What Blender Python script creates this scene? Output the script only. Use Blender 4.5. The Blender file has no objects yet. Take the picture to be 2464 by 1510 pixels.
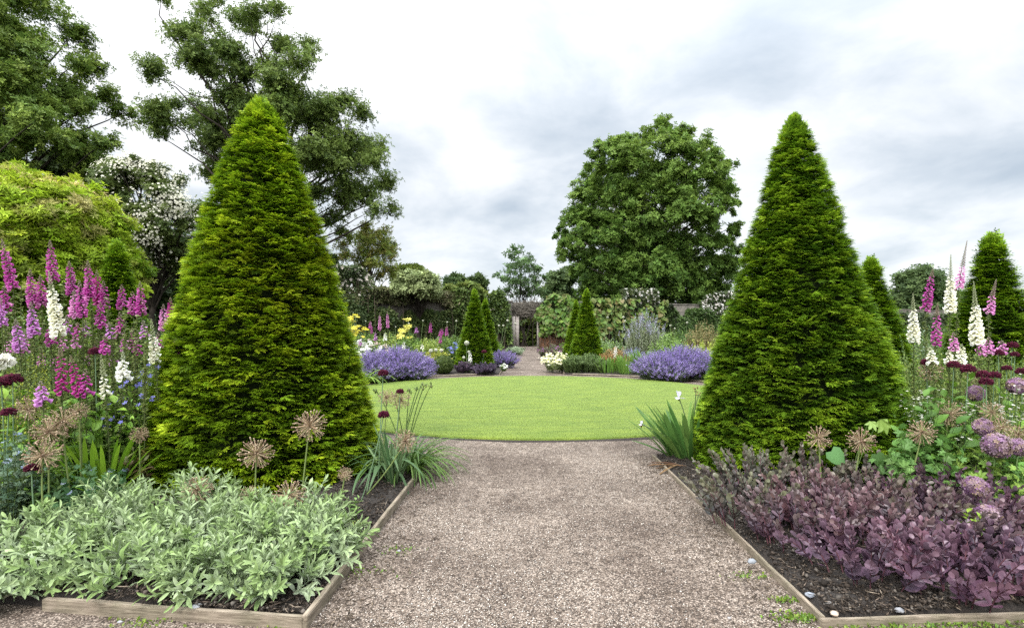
import bpy, math
import numpy as np

rad = math.radians
rng = np.random.default_rng(11)
sc = bpy.context.scene

# ------------------------------------------------------------------ camera
cd = bpy.data.cameras.new('camera')
cd.sensor_width = 36.0
cd.lens = 18.0
cd.shift_x = -0.014
cd.shift_y = 0.0176
cd.clip_start = 0.05
cd.clip_end = 3000
cam = bpy.data.objects.new('camera', cd)
sc.collection.objects.link(cam)
cam.location = (0, 0, 1.6)
cam.rotation_euler = (rad(90), 0, 0)
sc.camera = cam

# ------------------------------------------------------------------ world, sun, exposure
SUN_EL, SUN_AZ = rad(46), rad(205)          # azimuth clockwise from +Y: behind the camera's left shoulder
world = bpy.data.worlds.new('World')
sc.world = world
world.use_nodes = True
wn, wl = world.node_tree.nodes, world.node_tree.links
wn.clear()
def N(t, **kw):
    n = wn.new(t)
    for k, v in kw.items():
        setattr(n, k, v)
    return n
def M(op, a, b=None, clamp=False):
    n = N('ShaderNodeMath', operation=op, use_clamp=clamp)
    for i, x in enumerate((a, b)):
        if x is None: continue
        if isinstance(x, (int, float)): n.inputs[i].default_value = x
        else: wl.new(x, n.inputs[i])
    return n.outputs[0]
w_out = N('ShaderNodeOutputWorld')
w_bg = N('ShaderNodeBackground')
w_bg.inputs['Strength'].default_value = 0.1
w_sky = N('ShaderNodeTexSky', sky_type='NISHITA', sun_disc=False, sun_elevation=SUN_EL, sun_rotation=SUN_AZ)
w_tc = N('ShaderNodeTexCoord')
w_sep = N('ShaderNodeSeparateXYZ')
wl.new(w_tc.outputs['Generated'], w_sep.inputs[0])
zz = M('ADD', M('MAXIMUM', w_sep.outputs[2], 0.0), 0.28)
w_cmb = N('ShaderNodeCombineXYZ')
wl.new(M('DIVIDE', w_sep.outputs[0], zz), w_cmb.inputs[0])
wl.new(M('DIVIDE', w_sep.outputs[1], zz), w_cmb.inputs[1])
w_cmb.inputs[2].default_value = 3.7
def wnoise(scale, detail, rough, dist, off):
    mp = N('ShaderNodeMapping')
    mp.inputs['Location'].default_value = off
    wl.new(w_cmb.outputs[0], mp.inputs[0])
    n = N('ShaderNodeTexNoise')
    n.inputs['Scale'].default_value = scale
    n.inputs['Detail'].default_value = detail
    n.inputs['Roughness'].default_value = rough
    n.inputs['Distortion'].default_value = dist
    wl.new(mp.outputs[0], n.inputs['Vector'])
    return n.outputs['Fac']
nA = wnoise(1.05, 9, 0.52, 0.25, (1.3, 0.4, 0))
nB = wnoise(2.6, 8, 0.55, 0.3, (4.1, 2.2, 1))
mixn = M('ADD', M('MULTIPLY', nA, 0.66), M('MULTIPLY', nB, 0.34))
w_ramp = N('ShaderNodeValToRGB')
cr = w_ramp.color_ramp
cr.elements[0].position = 0.365; cr.elements[0].color = (0.50, 0.57, 0.645, 1)
cr.elements[1].position = 0.59; cr.elements[1].color = (1.05, 1.06, 1.07, 1)
e = cr.elements.new(0.445); e.color = (0.67, 0.725, 0.78, 1)
e = cr.elements.new(0.525); e.color = (0.90, 0.925, 0.945, 1)
wl.new(mixn, w_ramp.inputs[0])
w_mul = N('ShaderNodeVectorMath', operation='SCALE')
wl.new(w_ramp.outputs[0], w_mul.inputs[0])
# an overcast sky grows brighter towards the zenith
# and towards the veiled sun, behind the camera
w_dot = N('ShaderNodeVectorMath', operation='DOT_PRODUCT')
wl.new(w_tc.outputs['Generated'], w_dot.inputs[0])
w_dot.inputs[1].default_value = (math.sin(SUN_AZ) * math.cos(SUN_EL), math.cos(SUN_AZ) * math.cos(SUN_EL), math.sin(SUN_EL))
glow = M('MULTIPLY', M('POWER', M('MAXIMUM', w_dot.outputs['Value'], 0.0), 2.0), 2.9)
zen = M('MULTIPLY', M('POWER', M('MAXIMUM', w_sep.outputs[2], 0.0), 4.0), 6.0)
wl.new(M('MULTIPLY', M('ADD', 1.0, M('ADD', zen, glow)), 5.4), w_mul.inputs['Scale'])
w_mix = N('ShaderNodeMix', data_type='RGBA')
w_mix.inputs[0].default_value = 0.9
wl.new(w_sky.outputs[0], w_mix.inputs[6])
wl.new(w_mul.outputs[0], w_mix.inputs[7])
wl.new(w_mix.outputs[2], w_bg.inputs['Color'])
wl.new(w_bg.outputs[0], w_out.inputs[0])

sd = bpy.data.lights.new('sun', 'SUN')
sd.energy = 1.5
sd.angle = rad(25)
sd.color = (1.0, 0.96, 0.90)
sun = bpy.data.objects.new('sun', sd)
sc.collection.objects.link(sun)
sun.location = (0, 0, 60)
from mathutils import Vector
_sd = Vector((math.sin(SUN_AZ) * math.cos(SUN_EL), math.cos(SUN_AZ) * math.cos(SUN_EL), math.sin(SUN_EL)))
sun.rotation_euler = _sd.to_track_quat('Z', 'Y').to_euler()

sc.view_settings.view_transform = 'Standard'
sc.view_settings.look = 'None'
sc.view_settings.exposure = 1.02
sc.view_settings.gamma = 1.0
sc.render.engine = 'CYCLES'
sc.cycles.max_bounces = 6
sc.cycles.diffuse_bounces = 3
sc.cycles.glossy_bounces = 2
sc.cycles.transmission_bounces = 3
sc.cycles.caustics_reflective = False
sc.cycles.caustics_refractive = False
sc.cycles.use_denoising = False

# ------------------------------------------------------------------ measuring: photo position (u, v) at depth Y -> metres
FX, CX, CY, EYE = 1232.0, 1266.5, 798.3, 1.6
def W(u, v, Y): return np.array([(u - CX) * Y / FX, Y, EYE - (v - CY) * Y / FX])
def G(u, v, z=0.0):
    Y = FX * (EYE - z) / (v - CY)
    return np.array([(u - CX) * Y / FX, Y, z])

# ------------------------------------------------------------------ mesh building
def norm(a):
    return a / np.maximum(np.linalg.norm(a, axis=-1, keepdims=True), 1e-9)
def arr(*a): return np.array(a, dtype=float)
def U(a, b, n=None): return rng.uniform(a, b, n)

class MB:
    def __init__(s): s.v, s.f, s.c, s.n = [], [], [], 0
    def add(s, V, F, C):
        V = np.asarray(V, float).reshape(-1, 3)
        F = np.asarray(F, np.int64)
        C = np.asarray(C, float)
        if C.ndim == 1: C = np.broadcast_to(C, (len(V), 3))
        s.v.append(V); s.f.append(F + s.n); s.c.append(C.reshape(-1, 3)); s.n += len(V)

class T:      # a small shape to be set many times: x along, y across, z up; c = colour factor per corner
    def __init__(s, V, F, c=None):
        s.V = np.array(V, float); s.F = np.array(F, np.int64)
        s.c = np.ones(len(s.V)) if c is None else np.array(c, float)
        if s.c.ndim == 1: s.c = np.repeat(s.c[:, None], 3, 1)

def frames(D, Up):
    x = norm(D)
    y = np.cross(Up, x)
    bad = np.linalg.norm(y, axis=1) < 1e-4
    if bad.any():
        y[bad] = np.cross(np.array([0.3, 1, 0.2]), x[bad])
    y = norm(y)
    z = np.cross(x, y)
    return np.stack([x, y, z], 1)

def put(mb, t, O, D, Up, S, C):
    n = len(O)
    if n == 0: return
    Mx = frames(np.asarray(D, float), np.asarray(Up, float))
    S = np.asarray(S, float)
    if S.ndim == 0: S = np.full(n, float(S))
    if S.ndim == 1: S = np.repeat(S[:, None], 3, 1)
    V = t.V[None] * S[:, None, :]
    P = np.einsum('nkj,nji->nki', V, Mx) + np.asarray(O)[:, None, :]
    k = len(t.V)
    F = (t.F[None] + (np.arange(n) * k)[:, None, None]).reshape(-1, t.F.shape[1])
    C = np.asarray(C, float)
    if C.ndim == 1: C = np.repeat(C[None], n, 0)
    col = C[:, None, :] * t.c[None]
    mb.add(P.reshape(-1, 3), F, col.reshape(-1, 3))

def tubes(mb, P, r, C, sides=4):
    """P (n,k,3) centre lines, r (n,k) radii"""
    P = np.asarray(P, float)
    if P.ndim == 2: P = P[None]
    n, k, _ = P.shape
    r = np.broadcast_to(np.asarray(r, float), (n, k))
    tg = np.gradient(P, axis=1)
    tg = norm(tg)
    ref = np.where(np.abs(tg[..., 2:3]) > 0.9, arr(1, 0, 0), arr(0, 0, 1))
    a = norm(np.cross(tg, ref)); b = np.cross(tg, a)
    th = np.arange(sides) * 2 * math.pi / sides
    ring = P[:, :, None, :] + r[:, :, None, None] * (a[:, :, None, :] * np.cos(th)[:, None] + b[:, :, None, :] * np.sin(th)[:, None])
    V = ring.reshape(-1, 3)
    i = np.arange(n)[:, None, None] * k * sides; j = np.arange(k - 1)[None, :, None] * sides; s = np.arange(sides)[None, None, :]
    s2 = (s + 1) % sides
    F = np.stack([i + j + s, i + j + s2, i + j + sides + s2, i + j + sides + s], -1).reshape(-1, 4)
    C = np.asarray(C, float)
    if C.ndim == 1: C = np.repeat(C[None], n, 0)
    mb.add(V, F, np.repeat(C, k * sides, 0))

def bez(a, b, c, k):
    t = np.linspace(0, 1, k)[None, :, None]
    a, b, c = [np.asarray(x, float).reshape(-1, 1, 3) for x in (a, b, c)]
    return (1 - t) ** 2 * a + 2 * t * (1 - t) * b + t * t * c

def build(name, mb, mat, parent=None, smooth=False, loc=(0, 0, 0)):
    V = np.concatenate(mb.v); C = np.concatenate(mb.c)
    lv = np.concatenate([f.ravel() for f in mb.f])
    lt = np.concatenate([np.full(len(f), f.shape[1]) for f in mb.f])
    ls = np.concatenate([[0], np.cumsum(lt)[:-1]])
    root = parent
    off = np.zeros(3)
    while root is not None:
        off += np.array(root.location); root = root.parent
    off = off + np.array(loc)
    me = bpy.data.meshes.new(name)
    me.vertices.add(len(V)); me.vertices.foreach_set('co', (V - off).astype(np.float32).ravel())
    me.loops.add(len(lv)); me.loops.foreach_set('vertex_index', lv.astype(np.int32))
    me.polygons.add(len(lt)); me.polygons.foreach_set('loop_start', ls.astype(np.int32))
    me.update(calc_edges=True)
    if smooth: me.polygons.foreach_set('use_smooth', np.ones(len(lt), dtype=bool))
    ca = me.color_attributes.new('Col', 'FLOAT_COLOR', 'POINT')
    ca.data.foreach_set('color', np.concatenate([np.clip(C, 0, 1), np.ones((len(C), 1))], 1).astype(np.float32).ravel())
    me.materials.append(mat)
    o = bpy.data.objects.new(name, me)
    sc.collection.objects.link(o)
    if parent is not None: o.parent = parent
    else: o.location = loc
    return o

def thing(name, label, cat, loc=(0, 0, 0), group=None):
    o = bpy.data.objects.new(name, None)
    o.empty_display_size = 0.2
    sc.collection.objects.link(o)
    o.location = [float(x) for x in loc]
    tag(o, label, cat, group)
    return o
def tag(o, label=None, cat=None, group=None, kind=None):
    if label: o['label'] = label
    if cat: o['category'] = cat
    if group: o['group'] = group
    if kind: o['kind'] = kind
    return o

# smooth random field
_tab = np.random.default_rng(5).uniform(-1, 1, (32, 32, 32))
def vnoise(P, scale=1.0):
    P = np.asarray(P, float) * scale
    i = np.floor(P).astype(int); f = P - i; f = f * f * (3 - 2 * f)
    r = 0
    for dx in (0, 1):
        for dy in (0, 1):
            for dz in (0, 1):
                w = (f[..., 0] if dx else 1 - f[..., 0]) * (f[..., 1] if dy else 1 - f[..., 1]) * (f[..., 2] if dz else 1 - f[..., 2])
                r = r + w * _tab[(i[..., 0] + dx) % 32, (i[..., 1] + dy) % 32, (i[..., 2] + dz) % 32]
    return r

def pick(cols, n, jit=0.18):
    """n colours drawn between the given ones, each with its own small change"""
    cols = np.array(cols, float)
    a = cols[rng.integers(0, len(cols), n)]; b = cols[rng.integers(0, len(cols), n)]
    t = rng.random((n, 1))
    return (a * t + b * (1 - t)) * rng.uniform(1 - jit, 1 + jit, (n, 1))

# ------------------------------------------------------------------ materials
def nodes_of(name):
    m = bpy.data.materials.new(name); m.use_nodes = True
    nt = m.node_tree
    return m, nt, nt.nodes['Principled BSDF'], nt.nodes['Material Output']
def leaf_mat(name, rough=0.55, trans=0.3, spec=0.3, sheen=0.0, veins=0.0):
    m, nt, p, out = nodes_of(name)
    at = nt.nodes.new('ShaderNodeAttribute'); at.attribute_name = 'Col'
    src = at.outputs['Color']
    if veins:
        tc = nt.nodes.new('ShaderNodeTexCoord')
        nz = nt.nodes.new('ShaderNodeTexNoise'); nz.inputs['Scale'].default_value = veins; nz.inputs['Detail'].default_value = 3
        nt.links.new(tc.outputs['Object'], nz.inputs['Vector'])
        mr = nt.nodes.new('ShaderNodeMapRange'); mr.inputs['To Min'].default_value = 0.72; mr.inputs['To Max'].default_value = 1.28
        nt.links.new(nz.outputs['Fac'], mr.inputs['Value'])
        sc_ = nt.nodes.new('ShaderNodeVectorMath'); sc_.operation = 'SCALE'
        nt.links.new(src, sc_.inputs[0]); nt.links.new(mr.outputs[0], sc_.inputs['Scale'])
        src = sc_.outputs[0]
    nt.links.new(src, p.inputs['Base Color'])
    p.inputs['Roughness'].default_value = rough
    p.inputs['Specular IOR Level'].default_value = spec
    if sheen:
        p.inputs['Sheen Weight'].default_value = sheen
        p.inputs['Sheen Roughness'].default_value = 0.4
    if trans:
        tr = nt.nodes.new('ShaderNodeBsdfTranslucent'); nt.links.new(src, tr.inputs['Color'])
        mx = nt.nodes.new('ShaderNodeMixShader'); mx.inputs[0].default_value = trans
        nt.links.new(p.outputs[0], mx.inputs[1]); nt.links.new(tr.outputs[0], mx.inputs[2])
        nt.links.new(mx.outputs[0], out.inputs[0])
    return m
MAT_YEW = leaf_mat('yew_needles', 0.55, 0.32, 0.18)
MAT_LEAF = leaf_mat('leaves', 0.5, 0.32, 0.3)
MAT_TREE = leaf_mat('tree_leaves', 0.55, 0.35, 0.15)
MAT_WOOL = leaf_mat('woolly_leaves', 0.9, 0.15, 0.1, 0.15, 60)
MAT_SEDUM = leaf_mat('fleshy_leaves', 0.36, 0.08, 0.4, 0.0, 35)
MAT_PETAL = leaf_mat('petals', 0.6, 0.35, 0.15)
MAT_DRY = leaf_mat('dry_seedheads', 0.8, 0.15, 0.1)
MAT_STEM = leaf_mat('stems', 0.6, 0.0, 0.25)
MAT_CHIP = leaf_mat('bark_chips', 0.85, 0.0, 0.2)
MAT_STONE = leaf_mat('stones', 0.7, 0.0, 0.35, 0.0, 90)

def ramp_node(nt, stops):
    r = nt.nodes.new('ShaderNodeValToRGB')
    for i, (p, c) in enumerate(stops):
        if i < 2: el = r.color_ramp.elements[i]; el.position = p
        else: el = r.color_ramp.elements.new(p)
        el.color = (*c, 1)
    return r
def tex(nt, kind, vec, **kw):
    n = nt.nodes.new(kind)
    for k, v in kw.items():
        if k in n.inputs: n.inputs[k].default_value = v
        else: setattr(n, k, v)
    nt.links.new(vec, n.inputs['Vector'])
    return n
def mixc(nt, fac, a, b, mode='MIX'):
    n = nt.nodes.new('ShaderNodeMix'); n.data_type = 'RGBA'; n.blend_type = mode
    for i, x in ((0, fac), (6, a), (7, b)):
        if isinstance(x, (int, float)): n.inputs[i].default_value = x
        elif isinstance(x, tuple): n.inputs[i].default_value = (*x, 1)
        else: nt.links.new(x, n.inputs[i])
    return n.outputs[2]
def bump(nt, p, h, strength, dist):
    b = nt.nodes.new('ShaderNodeBump'); b.inputs['Strength'].default_value = strength; b.inputs['Distance'].default_value = dist
    nt.links.new(h, b.inputs['Height']); nt.links.new(b.outputs[0], p.inputs['Normal'])

def make_gravel():
    m, nt, p, out = nodes_of('gravel')
    v = nt.nodes.new('ShaderNodeTexCoord').outputs['Object']
    vo = tex(nt, 'ShaderNodeTexVoronoi', v, Scale=120.0)
    sep = nt.nodes.new('ShaderNodeSeparateColor'); nt.links.new(vo.outputs['Color'], sep.inputs[0])
    r = ramp_node(nt, [(0.0, (0.055, 0.044, 0.036)), (1.0, (0.62, 0.545, 0.47)), (0.35, (0.165, 0.132, 0.107)), (0.7, (0.33, 0.272, 0.225))])
    nt.links.new(sep.outputs[0], r.inputs[0])
    vd = ramp_node(nt, [(0.0, (1, 1, 1)), (0.75, (0.25, 0.22, 0.2))]); nt.links.new(vo.outputs['Distance'], vd.inputs[0])
    c = mixc(nt, 0.8, r.outputs[0], vd.outputs[0], 'MULTIPLY')
    # damp, dirtier patches and leaf litter
    n1 = tex(nt, 'ShaderNodeTexNoise', v, Scale=0.9, Detail=6.0, Roughness=0.62)
    r1 = ramp_node(nt, [(0.36, (0.55, 0.50, 0.47)), (0.62, (1.12, 1.10, 1.08))]); nt.links.new(n1.outputs['Fac'], r1.inputs[0])
    c = mixc(nt, 1.0, c, r1.outputs[0], 'MULTIPLY')
    n2 = tex(nt, 'ShaderNodeTexNoise', v, Scale=11.0, Detail=4.0, Roughness=0.7)
    r2 = ramp_node(nt, [(0.34, (0.5, 0.45, 0.4)), (0.56, (1.1, 1.1, 1.1))]); nt.links.new(n2.outputs['Fac'], r2.inputs[0])
    c = mixc(nt, 0.8, c, r2.outputs[0], 'MULTIPLY')
    nt.links.new(c, p.inputs['Base Color'])
    p.inputs['Roughness'].default_value = 0.8
    p.inputs['Specular IOR Level'].default_value = 0.3
    bump(nt, p, vo.outputs['Distance'], 0.7, -0.006)
    return m
def make_soil():
    m, nt, p, out = nodes_of('soil')
    v = nt.nodes.new('ShaderNodeTexCoord').outputs['Object']
    n = tex(nt, 'ShaderNodeTexNoise', v, Scale=38.0, Detail=8.0, Roughness=0.7)
    r = ramp_node(nt, [(0.3, (0.006, 0.0045, 0.0035)), (0.72, (0.048, 0.035, 0.026))]); nt.links.new(n.outputs['Fac'], r.inputs[0])
    nt.links.new(r.outputs[0], p.inputs['Base Color']); p.inputs['Roughness'].default_value = 0.9
    bump(nt, p, n.outputs['Fac'], 1.0, 0.03)
    return m
def make_lawn():
    m, nt, p, out = nodes_of('mown_lawn')
    v = nt.nodes.new('ShaderNodeTexCoord').outputs['Object']
    mp = nt.nodes.new('ShaderNodeMapping'); mp.inputs['Scale'].default_value = (0.7, 2.6, 1); nt.links.new(v, mp.inputs[0])
    n = tex(nt, 'ShaderNodeTexNoise', mp.outputs[0], Scale=1.6, Detail=8.0, Roughness=0.68)
    r = ramp_node(nt, [(0.33, (0.095, 0.155, 0.012)), (0.68, (0.185, 0.25, 0.024))]); nt.links.new(n.outputs['Fac'], r.inputs[0])
    nt.links.new(r.outputs[0], p.inputs['Base Color']); p.inputs['Roughness'].default_value = 0.75
    n2 = tex(nt, 'ShaderNodeTexNoise', v, Scale=160.0, Detail=3.0)
    bump(nt, p, n2.outputs['Fac'], 0.8, 0.03)
    return m
def make_wood(name, dark, light, scale=(3, 30, 30)):
    m, nt, p, out = nodes_of(name)
    v = nt.nodes.new('ShaderNodeTexCoord').outputs['Object']
    mp = nt.nodes.new('ShaderNodeMapping'); mp.inputs['Scale'].default_value = scale; nt.links.new(v, mp.inputs[0])
    n = tex(nt, 'ShaderNodeTexNoise', mp.outputs[0], Scale=2.2, Detail=7.0, Roughness=0.65, Distortion=0.4)
    r = ramp_node(nt, [(0.3, dark), (0.7, light)]); nt.links.new(n.outputs['Fac'], r.inputs[0])
    n2 = tex(nt, 'ShaderNodeTexNoise', v, Scale=5.0, Detail=4.0)
    r2 = ramp_node(nt, [(0.35, (0.55, 0.6, 0.5)), (0.6, (1, 1, 1))]); nt.links.new(n2.outputs['Fac'], r2.inputs[0])
    nt.links.new(mixc(nt, 0.8, r.outputs[0], r2.outputs[0], 'MULTIPLY'), p.inputs['Base Color'])
    p.inputs['Roughness'].default_value = 0.85
    bump(nt, p, n.outputs['Fac'], 0.6, 0.01)
    return m
def make_bark(name, dark, light, s=6.0):
    m, nt, p, out = nodes_of(name)
    p.inputs['Specular IOR Level'].default_value = 0.08
    v = nt.nodes.new('ShaderNodeTexCoord').outputs['Object']
    n = tex(nt, 'ShaderNodeTexNoise', v, Scale=s, Detail=6.0, Roughness=0.7)
    r = ramp_node(nt, [(0.3, dark), (0.7, light)]); nt.links.new(n.outputs['Fac'], r.inputs[0])
    nt.links.new(r.outputs[0], p.inputs['Base Color']); p.inputs['Roughness'].default_value = 0.9
    bump(nt, p, n.outputs['Fac'], 0.8, 0.05)
    return m
def make_brick(name, c1, c2, mortar, bw=0.23, bh=0.075):
    m, nt, p, out = nodes_of(name)
    v = nt.nodes.new('ShaderNodeTexCoord').outputs['Object']
    mp = nt.nodes.new('ShaderNodeMapping'); mp.inputs['Rotation'].default_value = (rad(90), 0, 0)
    nt.links.new(v, mp.inputs[0])
    b = tex(nt, 'ShaderNodeTexBrick', mp.outputs[0], Scale=1.0)
    b.inputs['Brick Width'].default_value = bw; b.inputs['Row Height'].default_value = bh; b.inputs['Mortar Size'].default_value = 0.012
    b.inputs['Color1'].default_value = (*c1, 1); b.inputs['Color2'].default_value = (*c2, 1); b.inputs['Mortar'].default_value = (*mortar, 1)
    n = tex(nt, 'ShaderNodeTexNoise', v, Scale=1.7, Detail=7.0, Roughness=0.7)
    r = ramp_node(nt, [(0.33, (0.35, 0.36, 0.33)), (0.66, (1.2, 1.15, 1.1))]); nt.links.new(n.outputs['Fac'], r.inputs[0])
    nt.links.new(mixc(nt, 1.0, b.outputs['Color'], r.outputs[0], 'MULTIPLY'), p.inputs['Base Color'])
    p.inputs['Roughness'].default_value = 0.92
    bump(nt, p, b.outputs['Fac'], 0.6, -0.02)
    return m
MAT_GRAVEL = make_gravel(); MAT_SOIL = make_soil(); MAT_LAWN = make_lawn()
MAT_BOARD = make_wood('weathered_board', (0.10, 0.075, 0.05), (0.32, 0.26, 0.195))
MAT_POST = make_wood('grey_oak_post', (0.20, 0.17, 0.155), (0.46, 0.40, 0.365), (20, 20, 1.5))
MAT_BARK = make_bark('bark', (0.016, 0.013, 0.010), (0.055, 0.046, 0.037))
MAT_DARKBARK = make_bark('dark_bark', (0.012, 0.010, 0.008), (0.05, 0.042, 0.034))
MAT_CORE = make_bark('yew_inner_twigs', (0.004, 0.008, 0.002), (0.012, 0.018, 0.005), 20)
MAT_WALL = make_brick('old_stone_wall', (0.17, 0.15, 0.125), (0.10, 0.092, 0.08), (0.14, 0.13, 0.11), 0.42, 0.13)
MAT_BRICK = make_brick('orange_brick', (0.55, 0.24, 0.11), (0.40, 0.17, 0.085), (0.36, 0.30, 0.24))
MAT_MEADOW = make_bark('rough_grass', (0.03, 0.055, 0.012), (0.08, 0.12, 0.03), 1.5)

# ------------------------------------------------------------------ little shapes
def strip(L=1.0, w=0.3, segs=4, fold=0.25, bend=0.0, p=1.0, cup=0.0, peak=0.5, tipc=1.0, ribc=1.0):
    """a leaf: two rows of faces either side of a midrib"""
    V, F, c = [], [], []
    for i in range(segs + 1):
        t = i / segs
        a = math.log(0.5) / math.log(peak)
        ww = 0.5 * w * max(math.sin(math.pi * t ** a), 0.0) ** p
        if i == 0: ww = max(ww, 0.03 * w)
        if bend:
            x = math.sin(bend * t) / bend * L; z = -(1 - math.cos(bend * t)) / bend * L
        else: x, z = t * L, 0.0
        z -= cup * math.sin(math.pi * t) * L
        V += [(x, -ww, z + fold * ww), (x, 0, z), (x, ww, z + fold * ww)]
        cc = 1 + (tipc - 1) * t
        c += [cc, cc * ribc, cc]
    for i in range(segs):
        a = i * 3
        F += [(a, a + 1, a + 4, a + 3), (a + 1, a + 2, a + 5, a + 4)]
    return T(V, F, c)
T_RH = T([(0, 0, 0), (0.45, -0.3, 0.08), (1, 0, -0.05), (0.45, 0.3, 0.08)], [(0, 1, 2), (0, 2, 3)])
def rosette(n=5, up=0.35, w=0.36, seed=1):
    r = np.random.default_rng(seed); V, F, c = [], [], []
    for i in range(n):
        a = 2 * math.pi * i / n + r.uniform(-.3, .3); L = r.uniform(.75, 1.0); h = up * r.uniform(.2, 1.3)
        ca, sa = math.cos(a), math.sin(a); b = len(V)
        def P(x, y, z): return (x * ca - y * sa, x * sa + y * ca, z)
        V += [P(.05, 0, 0), P(.5 * L, -w / 2, h * .6 + .06), P(L, 0, h * .75), P(.5 * L, w / 2, h * .6 + .06)]
        F += [(b, b + 1, b + 2), (b, b + 2, b + 3)]; c += [r.uniform(.8, 1.2)] * 4
    return T(V, F, c)
T_ROS = [rosette(4, .35, .5, s) for s in range(4)]
T_WHORL = [rosette(7, .25, .24, s) for s in (11, 12, 13)]
def needle_fan(shoots, pairs, seed, nl=0.24, nw=0.05):
    r = np.random.default_rng(seed); V, F, c = [], [], []
    for ang, L in shoots:
        ang += r.uniform(-.15, .15); L *= r.uniform(.85, 1.1)
        ca, sa = math.cos(ang), math.sin(ang)
        arch = r.uniform(.0, .2)
        for i in range(pairs + 1):
            t = 0.15 + 0.85 * i / pairs
            x = t * L; z = arch * math.sin(t * 2.4) - .09 * t * t
            sides = (0,) if i == pairs else (-1, 1)
            for s in sides:
                na = s * r.uniform(.75, 1.15); l = nl * r.uniform(.8, 1.15) * (1.0 if t < .9 else .8)
                dx, dy = math.cos(na), math.sin(na); b = len(V)
                def P(px, py, pz): return (px * ca - py * sa, px * sa + py * ca, pz)
                px, py = -dy * nw / 2, dx * nw / 2
                V += [P(x - px, -py, z), P(x + px, py, z), P(x + dx * l, dy * l, z + r.uniform(-.06, .03))]
                F += [(b, b + 1, b + 2)]
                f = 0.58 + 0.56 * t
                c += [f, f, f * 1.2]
    return T(V, F, c)
_sh5 = [(-.95, .62), (-.48, .85), (0, 1.0), (.48, .85), (.95, .62)]
_sh3 = [(-.6, .8), (0, 1.0), (.6, .8)]
T_FAN = [needle_fan(_sh5, 6, s, .20, .11) for s in range(5)]
T_FAN_LOW = [needle_fan(_sh3, 4, s, .27, .15) for s in range(3)]
def bell(sides=7):
    prof = [(0, .07), (.18, .15), (.55, .21), (.85, .25), (1.0, .33)]
    V, F, c = [], [], []
    for i, (x, r) in enumerate(prof):
        for k in range(sides):
            a = 2 * math.pi * k / sides
            V.append((x - (.06 if (i == 4 and math.sin(a) > 0) else 0), r * math.cos(a), r * math.sin(a)))
            c.append([.85, .9, 1.0, 1.05, 1.35][i])
    for i in range(len(prof) - 1):
        for k in range(sides):
            F.append((i * sides + k, i * sides + (k + 1) % sides, (i + 1) * sides + (k + 1) % sides, (i + 1) * sides + k))
    return T(V, F, c)
T_BELL = bell()
def octa(lx=1, ry=.5, rz=.5):
    return T([(0, 0, 0), (lx * .5, -ry, 0), (lx * .5, 0, rz), (lx * .5, ry, 0), (lx * .5, 0, -rz), (lx, 0, 0)],
             [(0, 1, 2), (0, 2, 3), (0, 3, 4), (0, 4, 1), (5, 2, 1), (5, 3, 2), (5, 4, 3), (5, 1, 4)])
T_BUD = octa(1, .22, .22)
T_PEB = T([(-.5, 0, 0), (0, -.42, .02), (0, .05, .36), (.04, .4, 0), (0, 0, -.3), (.5, .05, .03)],
          [(0, 1, 2), (0, 2, 3), (0, 3, 4), (0, 4, 1), (5, 2, 1), (5, 3, 2), (5, 4, 3), (5, 1, 4)])
def flower(n=5, w=.55, cone=.25, seed=0):
    V, F = [(0, 0, 0)], []
    for i in range(n):
        a = 2 * math.pi * i / n; b = len(V)
        for (r, da, x) in ((.55, -w / 2, cone * .5), (1.0, -w * .28, cone), (1.0, w * .28, cone), (.55, w / 2, cone * .5)):
            V.append((x, r * math.cos(a + da * 1.6 / 1.6), r * math.sin(a + da)))
        F += [(0, b, b + 1), (0, b + 1, b + 2), (0, b + 2, b + 3)]
    return T(V, F)
T_FL5 = flower(5, 1.0, .25); T_FL8 = flower(8, .6, .15)
T_BLADE = T([(0, -.5, 0), (0, .5, 0), (.55, .34, .03), (.55, -.34, .03), (1, 0, .0)], [(0, 1, 2), (0, 2, 3), (3, 2, 4)])
T_RAY = T([(0, -.012, 0), (0, .012, 0), (.9, .010, 0), (0, 0, .012), (.9, -.010, .004),
           (.86, -.032, 0), (.93, 0, .036), (.86, .032, 0), (.93, 0, -.036), (1.0, 0, 0)],
          [(0, 1, 2), (0, 2, 4), (3, 2, 0), (5, 6, 9), (6, 7, 9), (7, 8, 9), (8, 5, 9), (5, 7, 6)],
          [.9, .9, 1, .9, 1, .8, .8, .8, .8, .65])
T_OVAL = strip(1, .66, 4, .35, -.5, .62, .0, .56)          # fleshy oval leaf
T_CUP = strip(1, .70, 5, .3, -.45, .6, .0, .56, 1.2, .9)                        # cupped succulent leaf
T_LANCE = strip(1, .34, 4, .35, .55, .75, 0, .48, 1.0, 1.12)     # lance leaf
T_EAR = strip(1, .27, 5, .6, .3, .75, 0, .52, 1.1, .85)
T_BROAD = strip(1, .55, 4, .3, .6, .8, 0, .45, 1.0, 1.15)
T_SWORD = strip(1, .055, 7, .5, .35, .35, 0, .4)
T_ARCH = strip(1, .035, 9, .6, 2.0, .4, 0, .4)
def heart_leaf():
    pts = [(0, 0), (-.12, .3), (.1, .52), (.45, .45), (.8, .2), (1, 0)]
    V = [(x, 0, -.08 * x * x) for x in (0, .2, .5, .75, 1)] ; F = []
    V = []; c = []
    for (x, y) in pts: V.append((x, y, .12 * y - .12 * x * x)); c.append(1)
    for (x, y) in pts[1:-1]: V.append((x, -y, .12 * y - .12 * x * x)); c.append(1)
    V.append((.3, 0, 0)); c.append(1.12)
    order = [0, 1, 2, 3, 4, 5, 9, 8, 7, 6]
    F = [(order[i], order[(i + 1) % 10], 10) for i in range(10)]
    return T(V, F, c)
T_HEART = heart_leaf()
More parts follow.
